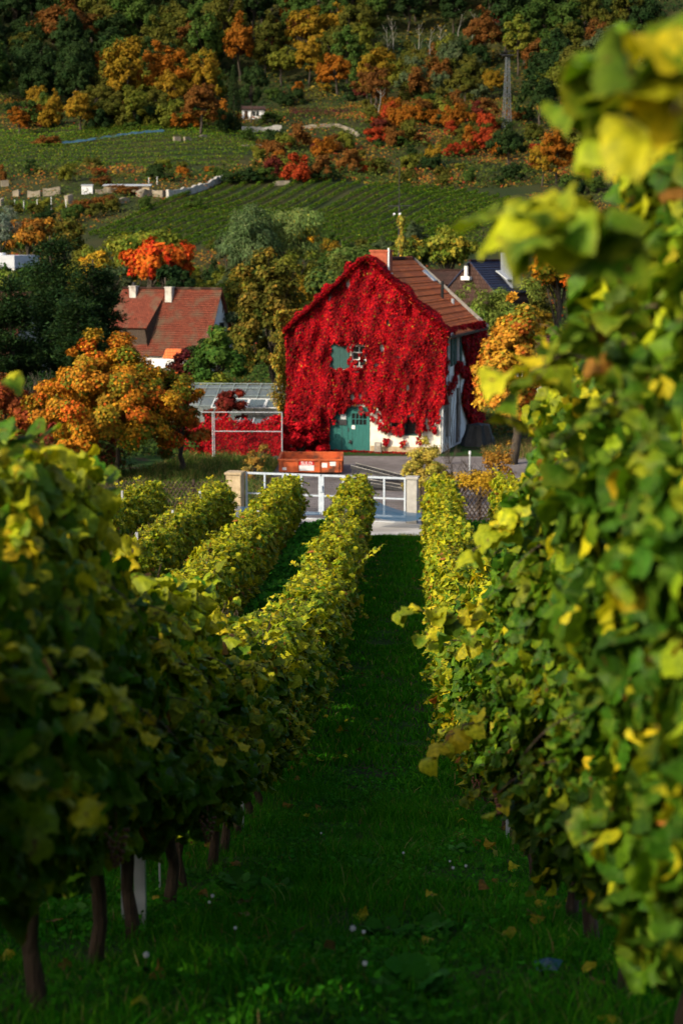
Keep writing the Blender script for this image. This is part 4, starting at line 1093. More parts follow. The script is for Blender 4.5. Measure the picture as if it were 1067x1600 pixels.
SETS = {
    'near': fol_set('vine_foliage', 5, 11, n=2400, hw=.27, z0=.66, z1=1.76, Ls=SP, tmpl=T_GRAPE, size=.102, pal=G_NEAR, top_from=1.30, nshoots=13),
    'near_r': fol_set('vine_foliage', 5, 211, n=4300, hw=.29, z0=.62, z1=2.15, Ls=SP, tmpl=T_GRAPE, size=.092, pal=G_RIGHT, top_from=1.75, nshoots=9, topy=False),
    'tall_r': fol_set('vine_foliage', 5, 251, n=6400, hw=.30, z0=.62, z1=2.72, Ls=SP, tmpl=T_GRAPE, size=.091, pal=G_RIGHT, top_from=2.35, nshoots=12, topy=False),
    'mid': fol_set('vine_foliage', 4, 411, n=1700, hw=.29, z0=.62, z1=1.74, Ls=SP, tmpl=T_MID, size=.108, pal=G_NEAR, top_from=1.15, nshoots=12),
    'mid_r': fol_set('vine_foliage', 4, 511, n=1500, hw=.34, z0=.50, z1=1.92, Ls=SP, tmpl=T_MID, size=.118, pal=G_MIX, top_from=1.30, nshoots=8),
    'far': fol_set('vine_foliage', 5, 611, n=1300, hw=.33, z0=.42, z1=1.84, Ls=SP, tmpl=T_MID, size=.112, pal=G_FAR, top_from=1.1, nshoots=13),
}
gm = []
def grape_bunch(seed):
    rr = random.Random(seed); V, F = [], []
    mb = MB()
    for k in range(34):
        t = k / 34; r = .045 * (1 - t * .75); an = k * 2.4
        c = Vector((r * math.cos(an), r * math.sin(an), -.02 - .15 * t)); ra = .0095
        vs = []; 
        for (a_, b_) in ((0, 1), (0, -1)): vs.append(c + Vector((0, 0, b_ * ra)))
        for lat in (.5, -.5):
            for j in range(6):
                th = j / 6 * 6.283; vs.append(c + Vector((math.cos(th) * math.cos(lat), math.sin(th) * math.cos(lat), math.sin(lat))) * ra)
        fs = [(0, 2 + j, 2 + (j + 1) % 6) for j in range(6)] + [(2 + j, 8 + j, 8 + (j + 1) % 6, 2 + (j + 1) % 6) for j in range(6)] + [(1, 8 + (j + 1) % 6, 8 + j) for j in range(6)]
        mb.add(vs, fs)
    mb.tube([(0, 0, -.03), (0, 0, .05)], .003, 4)
    return mb.mesh('grape_bunch', M['grape'], smooth=True)
bunch = grape_bunch(1)
# name, x(Y) near, x at the end, first Y, last Y, words
ROWS = [
    ('left', -1.47, -1.78, -4.5, 54.6, 'in the row just left of the lane'),
    ('right', .93, .86, 2.4, 54.2, 'in the row just right of the lane'),
    ('l2', -3.75, -3.98, -4.5, 54.0, 'in the second row left of the lane'),
    ('l3', -6.0, -6.15, 1.0, 54.0, 'in the third row left of the lane'),
    ('l4', -8.3, -8.4, 32.0, 54.0, 'in the fourth row left of the lane'),
    ('l5', -10.5, -10.6, 40.0, 54.0, 'in the fifth row left of the lane'),
    ('r2', 2.95, 3.0, 30.0, 54.0, 'in the second row right of the lane'),
    ('r3', 5.1, 5.15, 43.0, 54.0, 'in the third row right of the lane'),
]
rv = random.Random(77)
def rowx(r, Y):
    if r[0] == 'right': return float(np.interp(Y, [2, 8, 12, 18, 54], [.95, .95, .88, .82, .86]))
    return r[1] + (r[2] - r[1]) * min(1, max(0, (Y - 6) / 48))
for r in ROWS:
    Ys = []; Y = r[4]
    while Y >= r[3]: Ys.append(Y); Y -= SP
    for k, Y in enumerate(Ys):
        x = rowx(r, Y) + rv.uniform(-.03, .03)
        if r[0] == 'right': st_ = 'tall_r' if Y < 9.6 else 'near_r' if Y < 16 else ('mid_r' if Y < 28 else 'far')
        elif r[0] == 'left': st_ = 'near' if Y < 17 else ('mid' if Y < 26 else 'far')
        else: st_ = 'mid' if Y < 20 else 'far'
        fm, cm = rv.choice(SETS[st_]); colr = 'yellow-green' if st_ in ('far', 'mid_r') else 'green, yellow-topped'
        flip = math.pi if (rv.random() < .5 and st_ != 'near_r') else 0
        z = h(x, Y)
        v = empty('grapevine', (x, Y, z), flip + rv.uniform(-.04, .04), f'{colr} grapevine {r[5]}, {ordinal(k + 1)} from the gate', 'grapevine', 'grapevines trained in rows down the slope')
        tk = bpy.data.objects.new('trunk', rv.choice(trunks)); link(tk, v)
        f = bpy.data.objects.new('foliage', fm); link(f, v)
        sc = rv.uniform(.90, 1.09); f.location.x = rv.uniform(-.06, .06)
        sx = 1.0; sz = 1.0
        if r[0] == 'right': sz = float(np.interp(Y, [2, 4, 9.5, 9.7, 12, 20], [1.04, 1.04, .98, 1.08, 1.0, 1.0]))
        if r[0] == 'left': sz = float(np.interp(Y, [3.6, 4.4, 7.2, 9, 26], [.85, 1.18, 1.14, .98, .98]))
        if r[0] in ('l3', 'l4', 'l5'): sz = .88
        if r[0] == 'l2': sz = .95 if Y > 3 else .8
        f.scale = (sc * sx, 1.02, sc * sz)
        f.location.z = .0
        if cm:
            c = bpy.data.objects.new('canes', cm); link(c, v); c.scale = f.scale
        if r[0] == 'right' and 5.5 < Y < 14 and k % 2 == 0:
            for q in range(2):
                b = bpy.data.objects.new('grape_bunch', bunch); link(b, v); b.location = (-.34 + rv.uniform(-.05, .05), rv.uniform(-.4, .4), rv.uniform(.62, .95))
        if r[0] == 'left' and 6 < Y < 14 and k % 3 == 0:
            b = bpy.data.objects.new('grape_bunch', bunch); link(b, v); b.location = (.3 * (1 if flip == 0 else -1), rv.uniform(-.4, .4), rv.uniform(.6, .9))
# long shoots leaning out of the near rows: parts of their vines, built in place
def long_shoot(base, tip, sag, nleaf, seed, lsize=.12, pal=G_TOP):
    rng = np.random.default_rng(seed); base, tip = Vector(base), Vector(tip)
    pts = []
    for i in range(12):
        t = i / 11; p = base.lerp(tip, t); p.z += sag * 4 * t * (1 - t); p.x += .02 * math.sin(i * 2.1 + seed); pts.append(p)
    c = MB().tube(pts, [.006 - .0003 * i for i in range(12)], 5, False)
    idx = np.linspace(2, 11, nleaf).astype(int); LP = np.array([tuple(pts[i]) for i in idx]) + rng.normal(0, .015, (nleaf, 3))
    sd_ = np.array([1 if i % 2 else -1 for i in range(nleaf)])
    LN = np.stack([rng.normal(-.3, .4, nleaf), rng.normal(-.35, .4, nleaf), .9 * np.ones(nleaf)], 1)
    LT = np.stack([sd_ * .7 + rng.normal(0, .5, nleaf), rng.normal(-.2, .5, nleaf), -.6 + rng.normal(0, .4, nleaf)], 1)
    q = scatter(LP, LN, LT, lsize * rng.uniform(.7, 1.15, nleaf), T_GRAPE, pick(rng, pal, nleaf), (.5, .42, .03), rng.uniform(0, .4, nleaf), warp=.45)
    return c, q
def px3(px, py, Y):
    d = ray(px, py); d = d / d.y; return Vector((d.x * Y, Y, EYE + d.z * Y))
SHOOTS = [((930, 400), (775, 335), 3.4, .04, 12, 1, G_TOP), ((985, 400), (835, 372), 3.1, .02, 11, 2, G_NEAR),
          ((760, 980), (635, 955), 9.0, .03, 11, 3, G_TOP), ((760, 1010), (655, 1000), 11.0, .02, 9, 4, G_TOP),
          ((950, 200), (955, 70), 3.2, .0, 12, 5, G_NEAR), ((1030, 180), (1060, 50), 2.7, .0, 10, 6, G_TOP),
          ((170, 850), (150, 715), 8.2, .0, 10, 7, G_TOP), ((60, 760), (60, 665), 6.9, .0, 10, 8, G_NEAR),
          ((400, 1000), (455, 1060), 15.0, .03, 10, 9, G_TOP), ((300, 950), (345, 880), 12.5, 0, 8, 10, G_TOP),
          ((820, 800), (745, 860), 7.5, .05, 9, 13, G_TOP), ((900, 560), (800, 640), 4.6, .06, 10, 14, G_TOP),
          ((760, 1120), (672, 1180), 8.3, .03, 9, 15, G_TOP), ((560, 880), (600, 850), 32, .03, 9, 16, G_TOP), ((590, 770), (640, 700), 40, .0, 0, 17, G_TOP), ((0, 720), (20, 655), 6.2, .0, 9, 18, G_NEAR)]
vines = [o for o in COL.objects if o.name.startswith('grapevine')]
for (b_, t_, Y, sag, nl, sd_, pal) in SHOOTS:
    if nl == 0: continue
    B_, T_ = px3(*b_, Y + (.15 if b_[0] > 640 else .1)), px3(*t_, Y)
    side = 1 if b_[0] > 640 or (b_[0] < 640 and False) else -1
    v = min(vines, key=lambda o: (o.location.x - B_.x) ** 2 + (o.location.y - B_.y) ** 2)
    c, q = long_shoot(B_, T_, sag, nl, sd_, pal=pal)
    inv = (Matrix.Translation(v.location) @ Matrix.Rotation(v.rotation_euler.z, 4, 'Z')).inverted()
    co = mesh_obj('shoot', c.mesh('shoot', M['bark']), v); co.matrix_local = inv
    fo_ = mesh_obj('shoot_leaves', np_mesh('shoot_leaves', *q[:3], M['leaf'], q[3], tuv=T_GRAPE[0][:, :2]), co)

# trellis posts, stakes and wires
def post(x, Y, hgt, kind, lab):
    z = h(x, Y)
    if kind == 'metal':
        o = MB().box((-.03, -.02, -.1), (.03, -.012, hgt)).box((-.03, -.012, -.1), (-.022, .025, hgt)).box((.022, -.012, -.1), (.03, .025, hgt)).build('trellis_post', M['steel'])
    elif kind == 'stake':
        o = MB().tube([(0, 0, -.1), (.01, 0, hgt)], .008, 6).build('vine_stake', M['steel'])
    else:
        o = MB().tube([(0, 0, -.1), (0, 0, hgt)], [.055, .05], 9).build('trellis_post', M['wood_dark'])
    o.location = (x, Y, z); return tag(o, lab, 'post' if kind != 'stake' else 'stake', 'trellis posts and stakes in the vine rows')
for r in ROWS:
    Y = r[4] + .35; k = 0
    while Y > r[3]:
        post(rowx(r, Y), Y, 1.85, 'wood' if k == 0 else 'metal', f'slim trellis post {r[5]}, {ordinal(k + 1)} from the gate end'); Y -= 5.75; k += 1
for (px, py, kd, lab) in ((200, 1450, 'metal', 'flat grey metal post beside a vine trunk at the lower left'), (226, 1440, 'stake', 'thin pale vine stake right of the flat grey post'), (250, 1400, 'stake', 'thin dark vine stake between two trunks at lower left')):
    p = at(px, py); post(p.x, p.y, 1.3, kd, lab)
for r in ROWS[:2]:
    for hw_ in (.75, 1.2, 1.6):
        pts = [(rowx(r, Y) + .03, Y, h(rowx(r, Y), Y) + hw_) for Y in np.arange(r[3], r[4], 2.0)]
        o = MB().tube(pts, .002, 4, False).build('trellis_wire', M['steel'])
        tag(o, f'{ {.75: "lowest", 1.2: "middle", 1.6: "top"}[hw_] } thin trellis wire {r[5]}', 'wire', 'trellis wires in the vine rows')

# ------------------------------------------------------------------ grass and weeds (stuff)
rg = np.random.default_rng(21)
def blades(name, X, Y, hmin, hmax, w, pal, lean=.5):
    n = len(X); Z = H(X, Y) - .01
    hh = rg.uniform(hmin, hmax, n) * (0.75 + .45 * (np.sin(X * 2.7 + Y * 1.9) * np.sin(Y * 2.3 - X)))
    az = rg.uniform(0, 2 * np.pi, n); lx, ly = rg.normal(0, lean, n), rg.normal(0, lean, n)
    dx, dy = np.cos(az) * w, np.sin(az) * w
    v0 = np.stack([X - dx, Y - dy, Z], 1); v1 = np.stack([X + dx, Y + dy, Z], 1)
    m0 = np.stack([X - dx * .7 + lx * hh * .3, Y - dy * .7 + ly * hh * .3, Z + hh * .6], 1); m1 = np.stack([X + dx * .7 + lx * hh * .3, Y + dy * .7 + ly * hh * .3, Z + hh * .6], 1)
    t = np.stack([X + lx * hh, Y + ly * hh, Z + hh * .95], 1)
    V = np.stack([v0, v1, m1, m0, t], 1).reshape(-1, 3)
    i = np.arange(n)[:, None] * 5
    loops = np.concatenate([i + np.array([[0, 1, 2, 3]]), i + np.array([[3, 2, 4]])], 1).ravel(); sizes = np.tile([4, 3], n)
    C = np.repeat(pick(rg, pal, n, .25)[:, None, :], 5, 1).reshape(-1, 3)
    o = mesh_obj(name, np_mesh(name, V, loops, sizes, M['grass'], C)); o['kind'] = 'stuff'; return o
PG = [(4, (.026, .165, .004)), (3, (.042, .22, .005)), (1.5, (.08, .26, .008)), (.35, (.22, .20, .07))]
def area(n, x0, x1, y0, y1): return rg.uniform(x0, x1, n), rg.uniform(y0, y1, n)
X, Y = area(190000, -5.0, 2.6, 4.0, 18.0)
blades('grass', X, Y, .05, .17, .004, PG)
X, Y = area(120000, -3.6, 2.2, 18.0, 57.2)
blades('grass', X, Y, .06, .17, .011, PG)
X, Y = area(30000, -14, 7, 53.5, 57.3); blades('grass', X, Y, .06, .16, .012, PG)
X, Y = area(16000, -30, 12, 59.9, 60.9); blades('grass', X, Y, .05, .18, .015, [(3, (.06, .12, .02)), (2, (.16, .15, .05))])
X, Y = area(9000, .6, 12, 60.9, 64.9); blades('grass', X, Y, .05, .2, .015, [(3, (.06, .12, .02)), (2, (.16, .15, .05))])
# clover and broad low leaves in the lane
X, Y = area(34000, -4.6, 2.4, 4.2, 20); keep = (np.sin(X * 1.7 + 2) * np.sin(Y * 1.1) + .5 * np.sin(X * 4.1 - Y * 2.7)) > -.1; X, Y = X[keep], Y[keep]; n = len(X)
q = scatter(np.stack([X, Y, H(X, Y) + rg.uniform(.02, .10, n)], 1), np.stack([rg.normal(0, .35, n), rg.normal(-.2, .35, n), np.ones(n)], 1), rg.normal(0, 1, (n, 3)), rg.uniform(.02, .05, n), T_OVAL, pick(rg, [(4, (.026, .15, .006)), (2, (.045, .20, .01))], n, .25))
o = mesh_obj('clover', np_mesh('clover', *q[:3], M['grass'], q[3])); o['kind'] = 'stuff'
# tall bright green weeds between rows
def weeds(name, x0, x1, y0, y1, n, hmax, pal, s=(.07, .16), tm=T_OVAL):
    X, Y = area(n, x0, x1, y0, y1); hm = hmax * (.55 + .45 * np.sin(X * 2.1 + 1) * np.sin(Y * .9)); zz = rg.random(n) ** .6 * hm
    q = scatter(np.stack([X, Y, H(X, Y) + zz], 1), np.stack([rg.normal(0, .5, n), rg.normal(-.3, .5, n), np.ones(n)], 1), rg.normal(0, 1, (n, 3)) + [0, 0, .2], rg.uniform(*s, n), tm, pick(rg, pal, n, .22))
    o = mesh_obj(name, np_mesh(name, *q[:3], M['grass'], q[3])); o['kind'] = 'stuff'; return o
WP = [(4, (.035, .17, .012)), (3, (.06, .22, .015)), (1, (.02, .09, .01))]
weeds('weeds', -3.5, -2.2, 24, 57.0, 30000, .85, WP)
weeds('weeds', -5.7, -4.4, 38, 57.0, 9000, .4, WP)
weeds('weeds', 1.35, 2.5, 30, 57.0, 16000, .6, WP)
weeds('weeds', 2.2, 6.5, 55, 58.5, 6000, .9, WP)
# broad leaved dock plants
def dock(p, seed, s, lab):
    rng = np.random.default_rng(seed); n = 34; s = s * .72
    an = rng.uniform(0, 6.28, n); rr_ = rng.uniform(.02, .12, n) * s
    P = np.stack([rr_ * np.cos(an), rr_ * np.sin(an), rng.uniform(.02, .16, n) * s], 1)
    N = np.stack([-.5 * np.cos(an), -.5 * np.sin(an), np.ones(n)], 1) + rng.normal(0, .2, (n, 3)); T = np.stack([np.cos(an), np.sin(an), rng.uniform(.0, .5, n)], 1)
    q = scatter(P, N, T, rng.uniform(.08, .21, n) * s, T_GRAPE, pick(rng, [(3, (.03, .14, .012)), (2, (.06, .20, .03))], n, .2))
    o = mesh_obj('dock_plant', np_mesh('dock_plant', *q[:3], M['grass'], q[3])); o.location = p; return tag(o, lab, 'weed', 'broad leaved weeds in the grass lane')
for i, (px, py, s, lab) in enumerate([(372, 1400, 1.0, 'large broad-leaved weed beside the vine trunks, left side of the lane'), (300, 1385, .6, 'small broad-leaved weed just left of the largest weed'), (430, 1405, .7, 'broad-leaved weed right of the largest weed'), (600, 1480, .9, 'broad-leaved weed low in the middle of the lane'), (670, 1475, .8, 'broad-leaved weed in the lane nearest the right-hand vines'), (570, 1370, .7, 'broad-leaved weed in mid lane below the shaded grass'), (720, 1340, .6, 'broad-leaved weed by the right-hand row where trunks begin'), (520, 1490, .6, 'broad-leaved weed left of the lane centre near the bottom'), (640, 1560, .9, 'broad-leaved weed lowest in the lane'), (120, 1450, .7, 'broad-leaved weed between the trunks at the lower left')]):
    dock(at(px, py) + Vector((0, 0, -.01)), 50 + i, s, lab)
for i, (px, py, s) in enumerate([(226, 1546, 1), (330, 1440, .8), (325, 1455, .6), (365, 1498, .6), (705, 1388, .8), (725, 1384, .8), (565, 1500, .7), (548, 1490, 1.2), (566, 1568, .8), (628, 1366, .7), (500, 1326, .6), (700, 1378, .6)]):
    p = at(px, py); f = empty('clover_flower', p, 0, None, None)
    tag(f, 'tiny white clover flower head in the dark grass of the lane', 'flower', 'white clover flowers scattered over the lane')
    MB().tube([(0, 0, 0), (.01, 0, .13)], .002, 4).build('stalk', M['bark'], f)
    V_ = MB()
    for k in range(26):
        a1, a2 = k * 2.4, math.acos(1 - 2 * (k + .5) / 26); d = Vector((math.cos(a1) * math.sin(a2), math.sin(a1) * math.sin(a2), math.cos(a2)))
        V_.tube([Vector((.01, 0, .135)), Vector((.01, 0, .135)) + d * .014 * s], [.003, .002], 4)
    V_.build('flower_head', M['white'], f)
p = at(855, 1537)
bp = MB().add([(-.05, -.03, .03), (.04, -.05, .05), (.07, .02, .07), (.0, .05, .04), (-.06, .03, .06), (0, 0, .09)], [(0, 1, 5), (1, 2, 5), (2, 3, 5), (3, 4, 5), (4, 0, 5)]).build('plastic_scrap', M['net']); bp.location = p
tag(bp, 'crumpled scrap of blue plastic in the grass by the right-hand trunks', 'plastic scrap')
n = 260; X, Y = area(n, -3.5, 2.2, 5, 54); X = np.where(rg.random(n) < .5, -1.3 + rg.normal(0, .45, n), .7 + rg.normal(0, .4, n))
q = scatter(np.stack([X, Y, H(X, Y) + .07], 1), rg.normal(0, .35, (n, 3)) + [0, 0, 1], rg.normal(0, 1, (n, 3)), rg.uniform(.06, .10, n), T_GRAPE, pick(rg, [(2, (.42, .36, .02)), (2, (.22, .12, .03)), (1, (.12, .07, .02))], n, .2), warp=.4)
o = mesh_obj('fallen_leaves', np_mesh('fallen_leaves', *q[:3], M['leaf'], q[3], tuv=T_GRAPE[0][:, :2])); o['kind'] = 'stuff'
# rough grass bank left of the yard
X, Y = area(60000, -20, -6.6, 66.9, 86); keep = Y < 68 + 26 * (0.55 + .3 * np.sin(X * .5)); X, Y = X[keep], Y[keep]
blades('rough_grass', X, Y, .15, .6, .018, [(4, (.06, .12, .02)), (2, (.10, .15, .03)), (2, (.22, .19, .06)), (.6, (.3, .22, .07))], .45)
X, Y = area(7000, 3.6, 9, 86, 95); blades('rough_grass', X, Y, .1, .45, .016, [(2, (.07, .10, .02)), (3, (.20, .15, .06))], .6)
# ------------------------------------------------------------------ trees and shrubs
def crown_mesh(name, seed, n, rx, rz, clumps, leaf, tmpl, zc, pal, droop=.5, flat=1.0, gaps=.5, mat='far_leaf', clump_r=(.22, .42)):
    """leaves in clumps spread through an uneven crown; centre height zc, radii rx, rz"""
    rng = np.random.default_rng(seed)
    d = rng.normal(0, 1, (clumps, 3)); d /= np.linalg.norm(d, axis=1, keepdims=True)
    d[:, 2] = np.where(d[:, 2] < -.55, -d[:, 2] * .6, d[:, 2])
    ph = rng.uniform(0, 6, 3)
    wob = 1 + .22 * np.sin(d[:, 0] * 3 + ph[0]) + .18 * np.sin(d[:, 1] * 4 + ph[1]) + .16 * np.sin(d[:, 2] * 5 + ph[2])
    rad = rng.uniform(gaps, 1, clumps) ** .6 * wob
    c = d * rad[:, None] * np.array([rx, rx, rz]) + [0, 0, zc]
    cr = rng.uniform(*clump_r, clumps) * rx
    k = rng.choice(clumps, n, p=cr ** 2 / (cr ** 2).sum())
    v = rng.normal(0, 1, (n, 3)); v /= np.linalg.norm(v, axis=1, keepdims=True)
    P = c[k] + v * (cr[k] * rng.uniform(.45, 1.05, n))[:, None] * [1, 1, .75 * flat]
    out = P - [0, 0, zc * .9]; out /= np.linalg.norm(out, axis=1, keepdims=True) + 1e-6
    N = v * .7 + out * .6 + rng.normal(0, .35, (n, 3)) + [0, 0, .25]
    T = rng.normal(0, .6, (n, 3)) + out * .5 + [0, 0, -droop]
    cb = pick(rng, pal, clumps, .12)[k] * (1 + rng.normal(0, .16, (n, 1)))
    alt = pick(rng, pal, n, .2)
    m = rng.random(n)[:, None] < .35
    q = scatter(P, N, T, leaf * rng.uniform(.65, 1.3, n), tmpl, np.clip(np.where(m, alt, cb), .002, .9))
    return np_mesh(name, *q[:3], M[mat], q[3]), c
def trunk_mesh(seed, H_, rx, zc, clumps, r0, mat='bark2', lean=.03, limbs=9):
    rr = random.Random(seed); mb = MB(); pts = [(0, 0, -.3)]; x = y = 0
    for j in range(6):
        x += rr.uniform(-lean, lean) * H_; y += rr.uniform(-lean, lean) * H_; pts.append((x, y, (j + 1) / 6 * zc * 1.05))
    mb.tube(pts, [r0 * 1.25, r0, r0 * .85, r0 * .7, r0 * .55, r0 * .42, r0 * .3], 8)
    for c in clumps[:limbs]:
        t = rr.uniform(.35, .95); i = min(int(t * 6), 5); b = Vector(pts[i]).lerp(Vector(pts[i + 1]), t * 6 - i)
        e = Vector(c); m_ = b.lerp(e, .5) + Vector((rr.uniform(-.1, .1) * rx, rr.uniform(-.1, .1) * rx, .08 * rx))
        mb.tube([b, m_, e], [r0 * .42, r0 * .25, r0 * .08], 5, False)
        for k in range(2): e2 = e + Vector((rr.uniform(-.3, .3), rr.uniform(-.3, .3), rr.uniform(.0, .3))) * rx; mb.tube([m_, m_.lerp(e2, .6), e2], [r0 * .15, r0 * .09, r0 * .03], 4, False)
    return mb.mesh('tree_trunk', M[mat], smooth=True)
def proto(seed, n, rx, rz, zc, clumps, leaf, tmpl, pal, r0=.16, name='crown', **kw):
    cm, c = crown_mesh(name, seed, n, rx, rz, clumps, leaf, tmpl, zc, pal, **kw)
    return cm, trunk_mesh(seed, zc + rz, rx, zc, [tuple(a) for a in c], r0)
def plant(kind, pr, loc, s=1.0, rz=0, color=(1, 1, 1), label=None, cat=None, group=None, sz=None, names=('crown', 'trunk')):
    o = empty(kind, loc, rz, label, cat, group); o.scale = (s, s, sz or s)
    c = bpy.data.objects.new(names[0], pr[0]); link(c, o); c.color = (*color, 1)
    if pr[1] is not None: t = bpy.data.objects.new(names[1], pr[1]); link(t, o)
    return o
W_ = (1, (1, 1, 1))
ORANGE = [(3, (.42, .16, .012)), (2.4, (.48, .23, .015)), (2, (.28, .18, .015)), (2.6, (.12, .14, .012)), (1.1, (.45, .10, .010))]
ORRED = [(3, (.48, .07, .012)), (3, (.52, .13, .015)), (1.5, (.40, .03, .01)), (1, (.18, .12, .02))]
YELLOW = [(3, (.48, .32, .03)), (2, (.55, .28, .02)), (1, (.22, .22, .03))]
YGREEN = [(3, (.13, .17, .02)), (3, (.20, .22, .025)), (2, (.08, .12, .015)), (.7, (.35, .26, .03))]
OLIVE = [(3, (.085, .085, .013)), (3, (.12, .10, .016)), (1.5, (.20, .13, .02)), (1.5, (.05, .065, .01))]
GREEN = [(3, (.035, .085, .014)), (2, (.055, .12, .018)), (1, (.09, .14, .02))]
DGREEN = [(3, (.012, .030, .010)), (2, (.020, .045, .013)), (1, (.03, .06, .015))]
GREYG = [(3, (.075, .125, .045)), (2, (.11, .16, .06)), (1, (.05, .085, .03))]
WILLOW = [(3, (.13, .18, .03)), (2, (.18, .22, .04)), (1, (.08, .12, .02))]
RUST = [(3, (.20, .06, .015)), (2, (.27, .09, .02)), (1, (.12, .05, .015))]
MAROON = [(3, (.13, .018, .014)), (2, (.20, .03, .018)), (1, (.08, .02, .01))]
MIXED = [(2, (.10, .12, .015)), (2, (.22, .16, .02)), (2, (.34, .16, .02)), (1, (.05, .08, .012))]
def px_tree(px, top, bot, w, Y, seed, pal, kind, label, cat='tree', leaf=.17, n=9000, clumps=70, tmpl=T_MAPLE, group=None, r0=None, base=None, **kw):
    """tree whose crown covers pixel rows top..bot and is w pixels wide, standing at distance Y"""
    sc = Y / FPX; z1, z0 = zY(top, Y), zY(bot, Y); p = atY(px, Y)
    if base is not None: p.z = base
    rx = w * sc / 2 * .86; rz = (z1 - z0) / 2 * .90; zc = (z1 + z0) / 2 - p.z
    cm, c = crown_mesh('crown', seed, n, rx, rz, clumps, leaf, tmpl, zc, pal, **kw)
    tm = trunk_mesh(seed, zc + rz, rx, zc, [tuple(a) for a in c], r0 or max(.06, .03 * (zc + rz)))
    return plant(kind, (cm, tm), p, 1, 0, label=label, cat=cat, group=group)
# named trees of the valley
px_tree(187, 498, 778, 246, 76, 1, ORANGE, 'maple_tree', 'large orange and green maple in front of the tiled cottage', leaf=.135, n=105000, clumps=330, clump_r=(.09, .22), gaps=.02, r0=.11, mat='creeper')
px_tree(282, 585, 740, 72, 80, 2, [(3, (.48, .10, .015)), (2, (.3, .14, .02)), (2, (.12, .13, .02))], 'maple_tree', 'smaller red-orange maple leaning over the left end of the glasshouse', leaf=.19, n=5000, clumps=40, mat='creeper')
px_tree(18, 575, 745, 120, 84, 3, [(3, (.26, .06, .02)), (2, (.34, .10, .02)), (1, (.14, .03, .015))], 'rust_shrub', 'rusty red-brown shrub at the left edge beneath the pine', cat='shrub', leaf=.17, n=8000, clumps=60)
px_tree(100, 610, 750, 90, 82, 4, [(3, (.20, .03, .02)), (2, (.25, .08, .02)), (2, (.10, .12, .02))], 'rust_shrub', 'dark crimson shrub left of the orange maple', cat='shrub', leaf=.15, n=5000, clumps=40)
px_tree(80, 680, 800, 230, 78, 5, [(3, (.05, .08, .015)), (2, (.12, .04, .02)), (1, (.16, .15, .03))], 'dark_shrub', 'low dark green shrub mass beneath the orange maple', cat='shrub', leaf=.15, n=8000, clumps=60)
px_tree(342, 508, 650, 98, 101, 6, GREEN, 'green_tree', 'fresh green tree beside the white cottage gable', leaf=.2, n=8000, clumps=60)
px_tree(302, 538, 650, 84, 104, 7, [(3, (.09, .015, .018)), (1, (.14, .03, .02))], 'plum_tree', 'dark plum-red tree between the maple and green tree', leaf=.2, n=3500, clumps=30)
px_tree(306, 528, 640, 56, 122, 38, DGREEN, 'dark_shrub', 'dark shrub before the low front wall of the cottage', cat='shrub', leaf=.2, n=4000, clumps=36)
px_tree(330, 585, 650, 90, 99, 8, YGREEN, 'yellow_shrub', 'yellow-green shrub behind the left part of the glasshouse', cat='shrub', leaf=.17, n=3500, clumps=30)
px_tree(436, 404, 640, 156, 112, 9, OLIVE, 'olive_brown_tree', 'tall olive-brown tree left of the red house', leaf=.24, n=20000, clumps=130, clump_r=(.14, .3))
px_tree(398, 318, 445, 100, 200, 10, GREYG, 'willow_tree', 'dark grey-green willow above the olive-brown tree, left of a pair', leaf=.42, n=12000, clumps=110, tmpl=T_NARROW, droop=1.2)
px_tree(452, 310, 440, 104, 206, 11, [(3, (.12, .18, .05)), (2, (.16, .21, .055)), (.5, (.28, .26, .04))], 'willow_tree', 'lighter grey-green willow above the olive-brown tree, right of a pair', leaf=.42, n=12000, clumps=110, tmpl=T_NARROW, droop=1.2)
px_tree(478, 345, 385, 40, 214, 12, YELLOW, 'small_yellow_tree', 'small yellow tree peeping behind the right willow', leaf=.3, n=1800, clumps=24)
px_tree(245, 374, 448, 128, 172, 13, ORRED, 'red_orange_maple', 'brilliant red-orange maple above the cottage roof', leaf=.36, n=9000, clumps=80, clump_r=(.13, .28), gaps=.4)
px_tree(150, 392, 450, 50, 160, 14, YELLOW, 'small_golden_tree', 'small golden tree between the pine and red-orange maple', leaf=.3, n=2500, clumps=30, clump_r=(.2, .35))
px_tree(225, 356, 425, 110, 192, 15, YGREEN, 'yellow_green_tree', 'yellow-green tree behind the red-orange maple', leaf=.36, n=7000, clumps=70)
px_tree(272, 410, 470, 60, 158, 16, DGREEN, 'dark_round_tree', 'dark green round tree behind the cottage ridge', leaf=.3, n=4000, clumps=40)
px_tree(372, 418, 520, 70, 178, 17, [(3, (.14, .14, .02)), (2, (.25, .18, .02)), (2, (.07, .09, .014))], 'mottled_tree', 'mottled yellow and green tree right of the cottage ridge', leaf=.3, n=6000, clumps=60)
px_tree(330, 430, 520, 60, 176, 18, YGREEN, 'mottled_tree', 'yellow-green tree right of the white cottage gable', leaf=.28, n=4000, clumps=40)
px_tree(775, 436, 620, 128, 118, 19, WILLOW, 'light_willow_tree', 'light green willow in front of the slate house', leaf=.30, n=16000, clumps=110, tmpl=T_NARROW, droop=1.3, clump_r=(.14, .3))
px_tree(798, 458, 715, 146, 84, 20, [(3, (.45, .20, .02)), (3, (.50, .27, .025)), (2, (.22, .19, .02)), (1.5, (.40, .11, .015))], 'golden_maple_tree', 'golden-orange maple right of the red house', leaf=.20, n=18000, clumps=120, clump_r=(.13, .28), gaps=.35, mat='creeper')
px_tree(700, 360, 425, 90, 190, 21, YGREEN, 'yellow_green_tree', 'yellow-green bushy tree above the slate house chimney', leaf=.34, n=5000, clumps=55)
